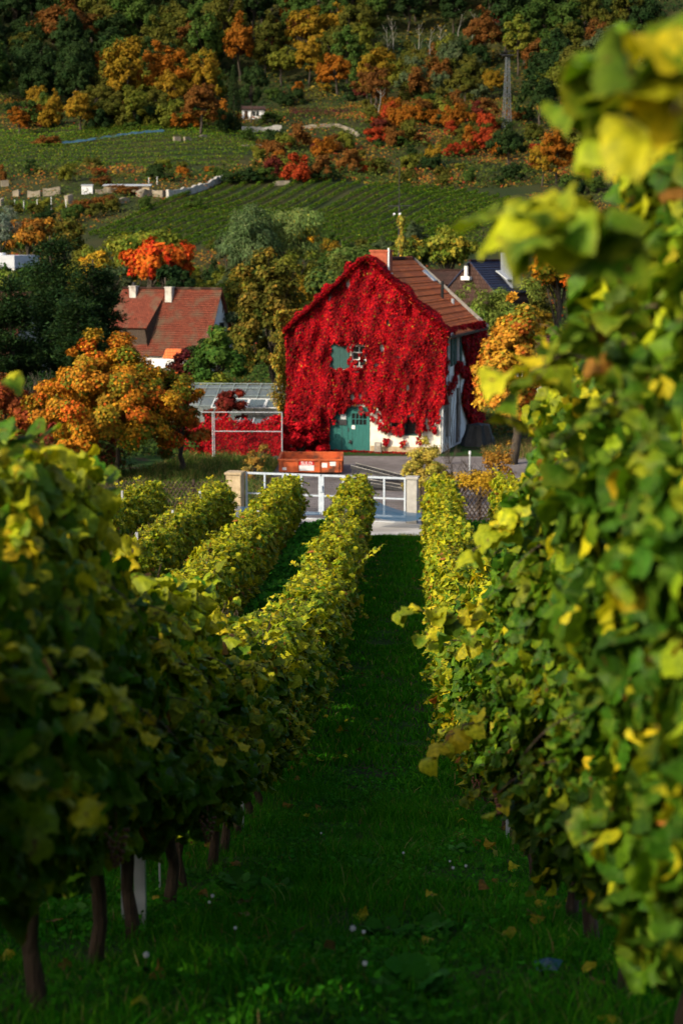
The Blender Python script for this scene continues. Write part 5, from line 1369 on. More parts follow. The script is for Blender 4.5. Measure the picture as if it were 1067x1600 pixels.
px_tree(648, 372, 430, 70, 165, 22, [(2, (.10, .14, .02)), (2, (.06, .09, .015)), (1, (.3, .26, .03))], 'yellow_green_tree', 'green bushy tree right of the ivy mast', leaf=.3, n=3500, clumps=40)
px_tree(860, 380, 470, 90, 150, 23, ORANGE, 'orange_tree', 'orange tree half hidden by the near vine leaves', leaf=.3, n=5000, clumps=50)
px_tree(520, 405, 470, 80, 150, 24, [(2, (.05, .08, .02)), (1, (.09, .11, .02))], 'dull_green_tree', 'dull green tree just left of the red house ridge', leaf=.3, n=5000, clumps=50)
px_tree(560, 380, 430, 90, 185, 25, [(2, (.06, .10, .02)), (1, (.10, .13, .03))], 'dull_green_tree', 'dull green tree behind the red house chimney', leaf=.34, n=4500, clumps=50)
px_tree(48, 340, 395, 66, 215, 26, [(3, (.28, .12, .02)), (2, (.36, .16, .02)), (1, (.12, .10, .02))], 'orange_tree', 'orange-brown tree near the left edge above the flat-roofed building', leaf=.36, n=5000, clumps=50)
px_tree(100, 345, 395, 70, 222, 27, OLIVE, 'olive_tree', 'olive-green tree right of the orange-brown tree', leaf=.36, n=4000, clumps=50)
px_tree(6, 318, 402, 52, 205, 28, [(3, (.13, .17, .13)), (1, (.18, .21, .16))], 'silver_willow', 'silvery grey willow at the left edge', leaf=.36, n=5000, clumps=50, tmpl=T_NARROW, droop=1.2)
px_tree(10, 418, 470, 80, 150, 29, [(2, (.10, .16, .02)), (1, (.16, .19, .03))], 'light_green_tree', 'light green tree beneath the flat-roofed building', leaf=.28, n=4000, clumps=40)
px_tree(355, 612, 670, 62, 91.5, 30, MAROON, 'maroon_shrub', 'dark maroon shrub standing before the glasshouse roof', cat='shrub', leaf=.17, n=2600, clumps=26)
px_tree(402, 692, 770, 46, 76, 31, [(3, (.34, .20, .04)), (1, (.2, .16, .04))], 'tan_grass_clump', 'tan feathery bush on the grass bank left of the skip', cat='shrub', leaf=.16, n=1800, clumps=20, tmpl=T_NARROW, droop=-.8)
px_tree(660, 684, 800, 104, 70, 32, [(4, (.46, .36, .06)), (2, (.36, .30, .05)), (1, (.18, .18, .03))], 'yellow_shrub', 'pale yellow shrub at the right end of the gate', cat='shrub', leaf=.085, n=7000, clumps=70, clump_r=(.12, .26), gaps=.4, mat='creeper')
px_tree(745, 735, 775, 90, 69, 33, [(3, (.42, .26, .02)), (1, (.2, .12, .02))], 'low_golden_shrub', 'low golden undergrowth behind the right lattice fence', cat='shrub', leaf=.08, n=4000, clumps=40)
px_tree(775, 690, 760, 60, 72, 34, [(3, (.26, .13, .02)), (1, (.35, .2, .03))], 'brown_shrub', 'thin brown shrub under the golden maple', cat='shrub', leaf=.08, n=1600, clumps=40)
def creeper_hedge(px0, px1, top, Y, w, seed, n, lab):
    rng = np.random.default_rng(seed); a_, b_ = atY(px0, Y), atY(px1, Y); L_ = b_.x - a_.x; ht = zY(top, Y) - a_.z
    x = rng.uniform(0, L_, n); z = rng.random(n) ** .8; zt = ht * (.86 + .06 * np.sin(x * 1.9) + .05 * np.sin(x * 6.1 + 1) + .10 * rng.normal(0, .6, n)); zz = z * zt
    y = -w * (.6 + .4 * np.sin(x * 3 + zz * 2)) * rng.random(n) ** .5 * (1 - .5 * z) + .1
    N = np.stack([rng.normal(0, .5, n), -np.ones(n), .5 + rng.normal(0, .4, n)], 1); T = np.stack([rng.normal(0, .5, n), -.3 * np.ones(n), -np.ones(n)], 1)
    q = scatter(np.stack([x, y, zz], 1), N, T, rng.uniform(.07, .16, n), T_CREEP, pick(rng, [(4, (.40, .006, .012)), (2, (.22, .004, .01)), (.5, (.12, .02, .02)), (.3, (.1, .1, .02))], n, .22))
    o = mesh_obj('creeper_hedge', np_mesh('creeper_hedge', *q[:3], M['creeper'], q[3])); o.location = a_
    return tag(o, lab, 'hedge', 'red creeper sprawling left of the house')
creeper_hedge(322, 442, 652, 87.0, .9, 1, 16000, 'scarlet creeper band trailing behind the tube railing')
creeper_hedge(285, 330, 662, 87.6, .8, 2, 5000, 'scarlet creeper trailing left of the tube railing posts')
px_tree(468, 636, 770, 92, 88.0, 37, [(4, (.42, .006, .012)), (2, (.22, .004, .01))], 'red_creeper_mound', 'scarlet creeper mound at the left corner of the red house', cat='hedge', leaf=.15, n=8000, clumps=60, clump_r=(.14, .26), mat='creeper')
# bare shrubs by the right fence
def bare_shrub(px, Y, hh, seed, lab, col='bark2', group=None, kind='bare_shrub', n=16, spread=.55, p=None, cat='shrub'):
    rr = random.Random(seed); mb = MB(); p = p or atY(px, Y)
    for k in range(n):
        d = Vector((rr.uniform(-spread, spread), rr.uniform(-spread, spread), 1)).normalized(); q = Vector((rr.uniform(-.1, .1), rr.uniform(-.1, .1), -.05)); pts = [q]
        for j in range(6): d = (d + Vector((rr.uniform(-.25, .25), rr.uniform(-.25, .25), .05))).normalized(); pts.append(pts[-1] + d * hh / 6 * rr.uniform(.7, 1.1))
        mb.tube(pts, [.012 * hh * (1 - i / 7.5) for i in range(7)], 4, False)
        for i in (2, 3, 4, 5):
            for s_ in range(2):
                e = pts[i] + (d + Vector((rr.uniform(-1, 1), rr.uniform(-1, 1), .3))).normalized() * hh * .22; mb.tube([pts[i], e], [.005 * hh, .002 * hh], 3, False)
    o = mb.build(kind, M[col]); o.location = p; return tag(o, lab, cat, group)
bare_shrub(715, 71, 1.9, 1, 'bare brown-twigged shrub left of the thin metal post'); bare_shrub(752, 72, 2.0, 2, 'bare brown-twigged shrub right of the thin metal post')
bare_shrub(700, 84, 1.2, 3, 'dark leafless brush at the foot of the white side wall'); bare_shrub(60, 90, 4.2, 4, 'grey leafless shrub under the big pine', n=18)
bare_shrub(325, 122, 4.0, 5, 'leafless grey twigs above the cottage gable')

# big dark pines at the left
def pine(px, top, bot, w, Y, seed, lab, pal=DGREEN, n=16000, leaf=.3, group=None):
    rng = np.random.default_rng(seed); p = atY(px, Y); z1 = zY(top, Y) - p.z; z0 = max(zY(bot, Y) - p.z, .6); rx = w * Y / FPX / 2
    B_ = 46; bz = rng.uniform(z0, z1 * .97, B_); an = rng.uniform(0, 6.28, B_); fr = (bz - z0) / (z1 - z0)
    ln = rx * (1.05 - .85 * fr ** 1.3) * rng.uniform(.7, 1.1, B_)
    k = rng.choice(B_, n, p=ln / ln.sum()); t = rng.random(n) ** .6
    tuft = np.floor(t * 5) / 5 + .1
    P = np.stack([np.cos(an[k]) * ln[k] * tuft, np.sin(an[k]) * ln[k] * tuft, bz[k] + .18 * ln[k] * tuft ** 2], 1) + rng.normal(0, .16, (n, 3)) * rx * [1, 1, .55]
    N = rng.normal(0, .5, (n, 3)) + [0, 0, .8]; T = rng.normal(0, .7, (n, 3)) + np.stack([np.cos(an[k]), np.sin(an[k]), .3 * np.ones(n)], 1)
    q = scatter(P, N, T, leaf * rng.uniform(.6, 1.3, n), T_NARROW, pick(rng, pal, n, .25))
    cm = np_mesh('crown', *q[:3], M['far_leaf'], q[3])
    mb = MB().tube([(0, 0, -.3), (.1, 0, z1 * .5), (0, .1, z1)], [.03 * z1, .02 * z1, .004 * z1], 8)
    for i in range(B_): mb.tube([(0, 0, bz[i]), (math.cos(an[i]) * ln[i], math.sin(an[i]) * ln[i], bz[i] + .15 * ln[i])], [.05, .015], 4, False)
    return plant('pine_tree', (cm, mb.mesh('tree_trunk', M['bark2'], smooth=True)), p, label=lab, cat='pine', group=group)
pine(85, 368, 620, 150, 108, 1, 'huge dark green pine left of the cottage, the largest', n=26000)
pine(150, 405, 590, 110, 112, 2, 'dark green pine between the largest pine and cottage roof', n=16000)
pine(20, 430, 620, 120, 104, 3, 'dark green pine at the left edge of the photo', n=16000)
pine(125, 470, 640, 130, 100, 4, 'lower dark green pine in front of the large pine', n=16000)

# ------------------------------------------------------------------ the hillside
VG = [(3, (.060, .13, .010)), (3, (.09, .17, .012)), (1, (.04, .08, .008)), (1.0, (.18, .20, .015))]
VG2 = [(3, (.050, .10, .010)), (2, (.080, .13, .013)), (1, (.13, .15, .016)), (1, (.03, .06, .01))]
def vine_row(P0, P1, hh, w, pal, lab, seed, dens=44, leaf=.25, group=None, per=1.0):
    rng = np.random.default_rng(seed); L_ = math.hypot(P1[0] - P0[0], P1[1] - P0[1]); n = int(L_ * dens)
    if n < 20: return
    t = rng.random(n); x = P0[0] + (P1[0] - P0[0]) * t; y = P0[1] + (P1[1] - P0[1]) * t
    nx, ny = (P1[1] - P0[1]) / L_, -(P1[0] - P0[0]) / L_
    s = rng.uniform(-1, 1, n); zz = rng.random(n) ** .7 * hh * (1 + .12 * np.sin(t * L_ * 1.9 + seed))
    wv = w * (.75 + .25 * np.sin(t * L_ * 2.6 + seed))
    X = x + nx * s * wv; Y = y + ny * s * wv
    P = np.stack([X, Y, H(X, Y) + .15 + zz], 1)
    N = np.stack([nx * np.sign(s) + rng.normal(0, .5, n), ny * np.sign(s) + rng.normal(0, .5, n), .5 + rng.normal(0, .3, n)], 1)
    q = scatter(P - [P0[0], P0[1], 0], N, rng.normal(0, .5, (n, 3)) + [0, 0, -1], leaf * rng.uniform(.6, 1.2, n), T_QUAD, pick(rng, pal, n, .25))
    o = mesh_obj('vine_hedge', np_mesh('vine_row', *q[:3], M['far_leaf'], q[3])); o.location = (P0[0], P0[1], 0)
    return tag(o, lab, 'vine row', group)
# lower field: rows run uphill to the right
dirx, diry = 18 / 66.5, 64 / 66.5
k = 0
for i in range(23):
    x0 = -54 + i * 2.65; y0 = 246 + (0 if x0 < -30 else -4)
    # clip the far end against the upper border of the field
    t1 = (318 - .0 * x0 - y0) / diry
    if x0 < -36: y0 = 262 - (x0 + 54) * .9
    x1, y1 = x0 + dirx * t1, y0 + diry * t1
    if x1 > 9: t1 -= (x1 - 9) * 1.2; x1, y1 = x0 + dirx * t1, y0 + diry * t1
    k += 1
    vine_row((x0 + (y0 - 246) * .28, y0), (x1, y1), .72, .24, VG, f'long green vine row climbing the lower hillside vineyard, {ordinal(k)} from its left edge', 300 + i, group='vine rows of the lower hillside vineyard')
# right field: rows lie across the slope
k = 0
for i in range(11):
    Ya = 232 + i * 5.2
    xa, xb = atY(556 + i * 11, Ya).x, atY(905, Ya).x
    k += 1
    vine_row((xa, Ya), (xb, Ya + 10), .7, .4, VG2, f'vine row lying across the right hillside vineyard, {ordinal(k)} from its lower edge', 400 + i, group='vine rows of the right hillside vineyard', dens=34)
# upper left field
k = 0
for i in range(10):
    Ya = 338 + i * 5.4
    xa, xb = atY(-30, Ya).x, atY(min(372 + i * 7, 430), Ya).x
    k += 1
    vine_row((xa, Ya), (xb, Ya + 3), .75, .38, VG2 if i < 7 else VG, f'vine row lying across the upper left vineyard, {ordinal(k)} from its lower edge', 500 + i, group='vine rows of the upper left vineyard', dens=28, leaf=.3)
# netted strip above it
for i in range(4):
    a_, b_ = at(88 + i * 14, 226 - i * 5), at(250, 203 - i * 4)
    vine_row((a_.x, a_.y), (b_.x, b_.y), 1.4, .4, VG2, f'vine row of the narrow strip above the upper vineyard, {ordinal(i + 1)} from below', 550 + i, group='vine rows of the narrow netted strip')
a_, b_ = at(98, 226), at(258, 207)
T_, Bm = [], []
for i in range(26):
    p = a_.lerp(b_, i / 25); p.z = h(p.x, p.y); zz = .55 + .12 * math.sin(i * 1.9)
    T_.append((p.x, p.y - .8, p.z + zz)); Bm.append((p.x, p.y - 1.0, p.z + .1))
net('bird_netting', T_, Bm, 'blue bird netting along the narrow strip above the upper vineyard', 4)
# purple-red hedge row right of the hut
for i in range(2):
    a_, b_ = at(452, 186 - i * 6), at(548, 184 - i * 6)
    vine_row((a_.x, a_.y), (b_.x, b_.y), 1.6, .5, [(3, (.12, .03, .035)), (2, (.07, .03, .03))], ['dark wine-red row of vines right of the white hut, lower one', 'dark wine-red row of vines right of the white hut, upper one'][i], 570 + i, group='wine-red vine rows by the hut')

# white hut with dark roof
p = at(396, 186); hut = empty('hillside_hut', (p.x - 2.6, p.y, p.z), R(6), 'small white hut with dark roof high on the hillside', 'hut')
MB().box((0, 0, -.5), (5.2, 3.5, 2.3)).build('wall', M['white_plaster'], hut)
MB().slab((-.4, -.5, 2.25), (5.6, -.5, 2.25), (5.3, 1.75, 3.1), (-.1, 1.75, 3.1), .12).slab((-.1, 1.76, 3.1), (5.3, 1.76, 3.1), (5.6, 4, 2.25), (-.4, 4, 2.25), .12).build('roof', M['tile_brown'], hut, uvf=lambda c: (c.x, c.y))
w_ = MB().box((2.4, -.05, .7), (3.9, -.003, 1.9)).build('window', M['glass'], hut); MB().box((3.1, -.09, .7), (3.2, -.052, 1.9)).build('window_bar', M['white'], w_)
MB().box((.5, -.05, 0), (1.3, -.003, 1.9)).build('door', M['wood_dark'], hut)
# lattice tower
tsteel = noise_mat('weathered_grey_steel', (.10, .115, .13), (.16, .18, .20), 2, .6, metal=.2, bump=0)
p = at(791, 203); TW = empty('lattice_tower', p, R(20), 'tall grey lattice steel tower among the hillside trees', 'tower')
th = zY(88, p.y) - p.z; lg = MB(); corners = [(-1, -1), (1, -1), (1, 1), (-1, 1)]
def tw(t): return .80 * (1 - t) + .30 * t
for (cx, cy_) in corners: MB().bar((cx * tw(0), cy_ * tw(0), -.3), (cx * tw(1), cy_ * tw(1), th), .11).build('leg', tsteel, TW)
br_ = MB(); ns = 13
for i in range(ns):
    t0, t1 = i / ns, (i + 1) / ns
    for j in range(4):
        a_, b_ = corners[j], corners[(j + 1) % 4]
        if i % 2: a_, b_ = b_, a_
        br_.bar((a_[0] * tw(t0), a_[1] * tw(t0), th * t0), (b_[0] * tw(t1), b_[1] * tw(t1), th * t1), .06)
        br_.bar((a_[0] * tw(t1), a_[1] * tw(t1), th * t1), (b_[0] * tw(t1), b_[1] * tw(t1), th * t1), .045)
br_.build('bracing', tsteel, TW)
MB().box((-1.0, -1.0, th), (1.0, 1.0, th + .12)).box((-1.9, -.1, th + .2), (1.9, .1, th + .35)).box((-1.1, -1.1, th + .9), (1.1, -1.04, th + 1.0)).box((-1.1, 1.04, th + .9), (1.1, 1.1, th + 1.0)).build('head_platform', M['dark_steel'], TW)
# terrace walls and ruins on the left
def rough_wall(pts, hh, th_, mat, name, lab, cat, group=None, seed=1, step=.8):
    rr = random.Random(seed); mb = MB(); W = []
    for i in range(len(pts) - 1):
        a_, b_ = Vector(pts[i]), Vector(pts[i + 1]); m_ = max(1, int((b_ - a_).length / step))
        for j in range(m_): W.append(a_.lerp(b_, j / m_))
    W.append(Vector(pts[-1])); o_ = W[0].copy()
    vs, fs = [], []
    for i, p in enumerate(W):
        t = (W[min(i + 1, len(W) - 1)] - W[max(i - 1, 0)]); t.z = 0; t.normalize(); nn = Vector((-t.y, t.x, 0)); g_ = h(p.x, p.y); hv = hh * rr.uniform(.72, 1.1)
        for (s_, z_) in ((-1, -.6), (-1 + rr.uniform(-.2, .3), hv), (1, hv), (1, -.6)):
            q = p + nn * (s_ * th_ / 2 + rr.uniform(-.06, .06)); vs.append((q.x - o_.x, q.y - o_.y, g_ + z_ - h(o_.x, o_.y)))
    for i in range(len(W) - 1):
        b = i * 4
        for j in range(3): fs.append((b + j, b + j + 1, b + 4 + j + 1, b + 4 + j))
    fs += [(0, 3, 2, 1), tuple(len(vs) - 4 + j for j in range(4))]
    o = mb.add(vs, fs).build(name, mat); o.location = (o_.x, o_.y, h(o_.x, o_.y)); return tag(o, lab, cat, group)
gw_ = 'pale stone walls on the hillside terraces'
def pw(*pp): return [at(*q) for q in pp]
rough_wall(pw((262, 309), (300, 303), (335, 290), (352, 280)), 1.3, .5, M['concrete'], 'retaining_wall', 'grey concrete wall climbing right beneath the upper vineyard', 'wall', seed=2)
rough_wall(pw((2, 292), (14, 290)), 1.4, .9, M['lime'], 'stone_wall', 'pale stone stub at the left edge under the upper vineyard', 'wall', gw_, 3)
rough_wall(pw((22, 307), (31, 307)), 1.1, .7, M['lime'], 'stone_wall', 'small square pale wall stub, first of the terrace pieces', 'wall', gw_, 4)
rough_wall(pw((44, 308), (64, 307)), 1.2, .8, M['lime'], 'stone_wall', 'short rounded pale wall, middle of the terrace pieces', 'wall', gw_, 5)
rough_wall(pw((68, 306), (95, 304)), 1.3, .8, M['lime'], 'stone_wall', 'longer pale wall above the white trellis poles', 'wall', gw_, 6)
rough_wall(pw((150, 303), (215, 300)), .9, .6, M['lime'], 'stone_wall', 'long low pale wall right of the white shed', 'wall', gw_, 7)
rough_wall(pw((216, 307), (238, 305), (258, 308)), 1.1, 1.4, M['lime'], 'stone_wall', 'broken pale rock face right of the long low wall', 'wall', gw_, 8)
rough_wall(pw((0, 322), (5, 321)), 1.2, .6, M['lime'], 'stone_wall', 'pale wall piece cut by the left edge, lower terrace', 'wall', gw_, 9)
rough_wall(pw((104, 320), (112, 318)), 1.6, 1.0, M['lime'], 'stone_wall', 'upright pale block right of the white trellis poles', 'wall', gw_, 10)
rough_wall(pw((168, 322), (185, 318), (200, 315)), .9, .9, M['lime'], 'stone_wall', 'sloping pale rocks below the long low wall', 'wall', gw_, 14)
rough_wall(pw((272, 221), (282, 220)), 1.1, .8, M['lime'], 'stone_wall', 'squat pale ruin below the brown round tree', 'wall', gw_, 11)
rough_wall(pw((288, 220), (322, 217)), .9, .7, M['lime'], 'stone_wall', 'low pale ruin right of the squat ruin', 'wall', gw_, 12)
rough_wall(pw((378, 228), (405, 229), (430, 232)), .5, .6, M['lime'], 'stone_wall', 'low white kerb wall along the top of the upper vineyard', 'wall', gw_, 13)
rough_wall(pw((378, 207), (440, 204)), 1.2, .6, M['concrete'], 'stone_wall', 'grey stone terrace wall beneath the white hut', 'wall', gw_, 15)
rough_wall(pw((470, 202), (525, 198), (545, 205), (560, 214)), .8, .6, M['lime'], 'stone_wall', 'pale wall descending right of the hut garden', 'wall', gw_, 16)
rough_wall(pw((428, 290), (452, 288)), .8, .8, M['lime'], 'stone_wall', 'small brown stone ledge at the top of the lower vineyard', 'wall', gw_, 17)
p = at(136, 303); sh_ = empty('white_shed', p, R(5), 'small white corrugated shed on the left terrace', 'shed')
MB().box((-.9, 0, -.3), (1.0, 1.6, 1.5)).build('wall', M['white_metal'], sh_); MB().slab((-1, -.15, 1.5), (1.1, -.15, 1.5), (1.1, 1.7, 1.7), (-1, 1.7, 1.7), .08).build('roof', M['steel'], sh_)
p = at(185, 300); sh_ = empty('long_shed', p, R(3), 'long low dark shed with pale flat roof on the left terrace', 'shed')
MB().box((-2.5, 0, -.3), (5.5, 2, 1.1)).build('wall', M['sandstone'], sh_); MB().slab((-2.7, -.3, 1.15), (5.8, -.3, 1.15), (5.8, 2.2, 1.45), (-2.7, 2.2, 1.45), .12).build('roof', M['steel'], sh_)
MB().box((-.2, -.06, -.1), (.9, -.002, 1.0)).box((3.0, -.06, -.1), (4.2, -.002, 1.0)).build('opening', M['wood_dark'], sh_)
for i, (px, py, s_) in enumerate([(24, 332, 1), (38, 333, 1), (59, 333, 1.1), (81, 333, 1.3), (104, 333, 1.1), (233, 290, .7), (246, 289, .7)]):
    p = at(px, py); o = MB().tube([(0, 0, -.2), (0, 0, 2.1 * s_)], .055, 6).build('trellis_pole', M['white_metal']); o.location = p
    tag(o, f'thin white trellis pole on the left terraces, {ordinal(i + 1)} from the left edge', 'pole', 'white poles on the terraces')
a_, b_ = at(22, 330), at(108, 330)
vine_row((a_.x, a_.y), (b_.x, b_.y), 1.7, .4, VG, 'dark vine row along the white trellis poles', 590, group=None)

# hill scrub: ground cover over the rough parts
def in_field(X, Y):
    xr = X - (Y - 246) * .28
    f1 = (Y > 244) & (Y < 320) & (xr > -56) & (xr < 3)
    f2 = (Y > 230) & (Y < 292) & (X > np.interp(Y, [230, 290], [-7, 3])) & (X < 26)
    f3 = (Y > 336) & (Y < 390) & (X < np.interp(Y, [336, 390], [-33, -28]))
    return f1 | f2 | f3
def scrub(n, x0, x1, y0, y1, hmx, leaf, pal, name='undergrowth', fld=True):
    X = rg.uniform(x0, x1, n) ; Y = rg.uniform(y0, y1, n); wd = (Y / FPX) * 620; X = X * wd - Y * .03
    if fld: k_ = ~in_field(X, Y); X, Y = X[k_], Y[k_]
    m_ = len(X); lm = (.5 + .5 * np.sin(X * .45 + 2 * np.sin(Y * .11)) * np.sin(Y * .33 + np.sin(X * .2))) ** 1.3
    zz = rg.random(m_) * hmx * (.15 + lm)
    cidx = (np.sin(X * .21 + 1) * np.sin(Y * .13 + 2) + rg.normal(0, .35, m_))
    A_ = pick(rg, pal[0], m_, .25); B__ = pick(rg, pal[1], m_, .25)
    C = np.where((cidx > .25)[:, None], B__, A_)
    q = scatter(np.stack([X, Y, H(X, Y) + zz], 1), np.stack([rg.normal(0, .5, m_), rg.normal(-.5, .5, m_), np.ones(m_)], 1), rg.normal(0, 1, (m_, 3)), leaf * rg.uniform(.6, 1.3, m_), T_QUAD, C)
    o = mesh_obj(name, np_mesh(name, *q[:3], M['far_leaf'], q[3])); o['kind'] = 'stuff'
UG = [[(3, (.045, .07, .012)), (2, (.07, .09, .016)), (1, (.03, .045, .01))], [(3, (.16, .11, .02)), (2, (.24, .12, .02)), (1, (.20, .04, .015))]]
scrub(60000, -1, 1, 150, 330, 1.3, .38, UG)
scrub(60000, -1, 1, 96, 152, 1.5, .26, [[(3, (.03, .06, .012)), (2, (.05, .08, .015))], [(3, (.09, .09, .016)), (1, (.16, .08, .02))]])
scrub(5000, -.9, -.42, 86, 97, 1.2, .2, [[(3, (.03, .06, .012)), (2, (.05, .08, .015))], [(3, (.09, .09, .016)), (1, (.16, .04, .02))]])
scrub(70000, -1, 1, 320, 470, 1.6, .55, UG)
scrub(50000, -1, 1, 470, 700, 3, .9, [DGREEN, OLIVE])

# grassy bank between the fields: individual shrubs
def shrub_proto(seed, n=1400, tm=T_QUAD): return (crown_mesh('shrub_crown', seed, n, 1, .85, 24, .17, tm, .75, [(1, (1, 1, 1)), (1, (.7, .8, .75)), (.6, (1.25, 1.1, .9))], clump_r=(.25, .45))[0], None)
sprot = [shrub_proto(700 + i) for i in range(6)]
tprot = []
for i in range(7):
    cm, c = crown_mesh('tree_crown', 800 + i, 5000, 1, 1.15 + .12 * (i % 3), 60, .125, T_QUAD, 1.75, [(3, (1, 1, 1)), (2, (.7, .85, .8)), (1.3, (1.3, 1.1, .9))], clump_r=(.16, .34), gaps=.4)
    tprot.append((cm, trunk_mesh(800 + i, 2.9, 1, 1.75, [tuple(a) for a in c], .07)))
def conifer_proto(seed):
    rng = np.random.default_rng(seed); n = 2600; z = rng.random(n) ** 1.2 * 3.3; lay = np.floor(z * 4) / 4
    r_ = (.95 * (1 - z / 3.45)) * (.6 + .4 * ((z - lay) * -4 + 1)) * rng.uniform(.5, 1.05, n); an = rng.uniform(0, 6.28, n)
    P = np.stack([r_ * np.cos(an), r_ * np.sin(an), z + .35 - .25 * r_], 1); N = np.stack([np.cos(an) * .5, np.sin(an) * .5, np.ones(n)], 1); T = np.stack([np.cos(an), np.sin(an), -.5 * np.ones(n)], 1) + rng.normal(0, .3, (n, 3))
    q = scatter(P, N, T, .2 * rng.uniform(.6, 1.2, n), T_NARROW, pick(rng, [(1, (1, 1, 1)), (1, (.7, .7, .75))], n))
    return np_mesh('conifer_crown', *q[:3], M['far_leaf'], q[3]), MB().tube([(0, 0, -.2), (0, 0, 3.6)], [.06, .01], 6).mesh('tree_trunk', M['bark2'])
cprot = [conifer_proto(900 + i) for i in range(2)]
HUES = {
    'dark green': ((.022, .048, .014), (.032, .060, .016)), 'mid green': ((.05, .095, .018), (.07, .12, .022)), 'olive': ((.085, .095, .015), (.12, .115, .018)),
    'yellow-green': ((.15, .17, .022), (.20, .20, .025)), 'golden': ((.28, .17, .015), (.34, .20, .018)), 'orange': ((.30, .105, .012), (.38, .13, .014)),
    'rust-brown': ((.17, .07, .018), (.22, .09, .02)), 'red': ((.36, .045, .015), (.42, .06, .018)), 'maroon': ((.12, .025, .02), (.15, .03, .02)), 'grey-green': ((.08, .11, .05), (.10, .13, .06)),
}
rt_ = random.Random(99)
def hue(name): a_, b_ = HUES[name]; t = rt_.random(); return tuple((a_[i] + (b_[i] - a_[i]) * t) * .86 for i in range(3))
FOREST = []    # (object, hue, px, py, sizeword, noun)
def wood(kind, prot, p, s, hn, sz=None):
    o = plant(kind, prot, p, s, rt_.uniform(0, 6.28), hue(hn), cat='tree' if kind != 'hill_shrub' else 'shrub', sz=sz, group={'hill_shrub': 'shrubs scattered over the hillside', 'conifer_tree': 'dark conifers of the hillside wood'}.get(kind, 'broadleaf trees of the hillside wood'))
    px, py = proj((p[0], p[1], p[2] + s * 1.8)); FOREST.append([o, hn, px, py, s, {'hill_shrub': 'shrub', 'conifer_tree': 'conifer'}.get(kind, 'tree')]); return o
def at_top(px, top, hgt, Y0=300):      # terrain spot whose object of height hgt tops out at pixel row top
    for Y in np.arange(Y0, 640, 1.0):
        d = ray(px, top); d = d / d.y; z = EYE + d.z * Y; g = h(d.x * Y, Y)
        if z - g <= hgt: return Vector((d.x * Y, Y, g))
    return Vector((d.x * 560, 560, h(d.x * 560, 560)))
def spot_tree(px, top, w, hgt_px, hn, kind='broadleaf_tree', prot=None):
    # size from the pixels at the distance found
    Y = 380.0
    for _ in range(4):
        p = at_top(px, top, hgt_px * Y / FPX, 290); Y = p.y
    s = w / 2 * Y / FPX * .86; tall = {'broadleaf_tree': 2.95, 'hill_shrub': 1.6, 'conifer_tree': 3.7}[kind]
    pr = prot or (rt_.choice(tprot) if kind == 'broadleaf_tree' else rt_.choice(cprot) if kind == 'conifer_tree' else rt_.choice(sprot))
    return wood(kind, pr, p, s, hn, sz=hgt_px * Y / FPX / tall)
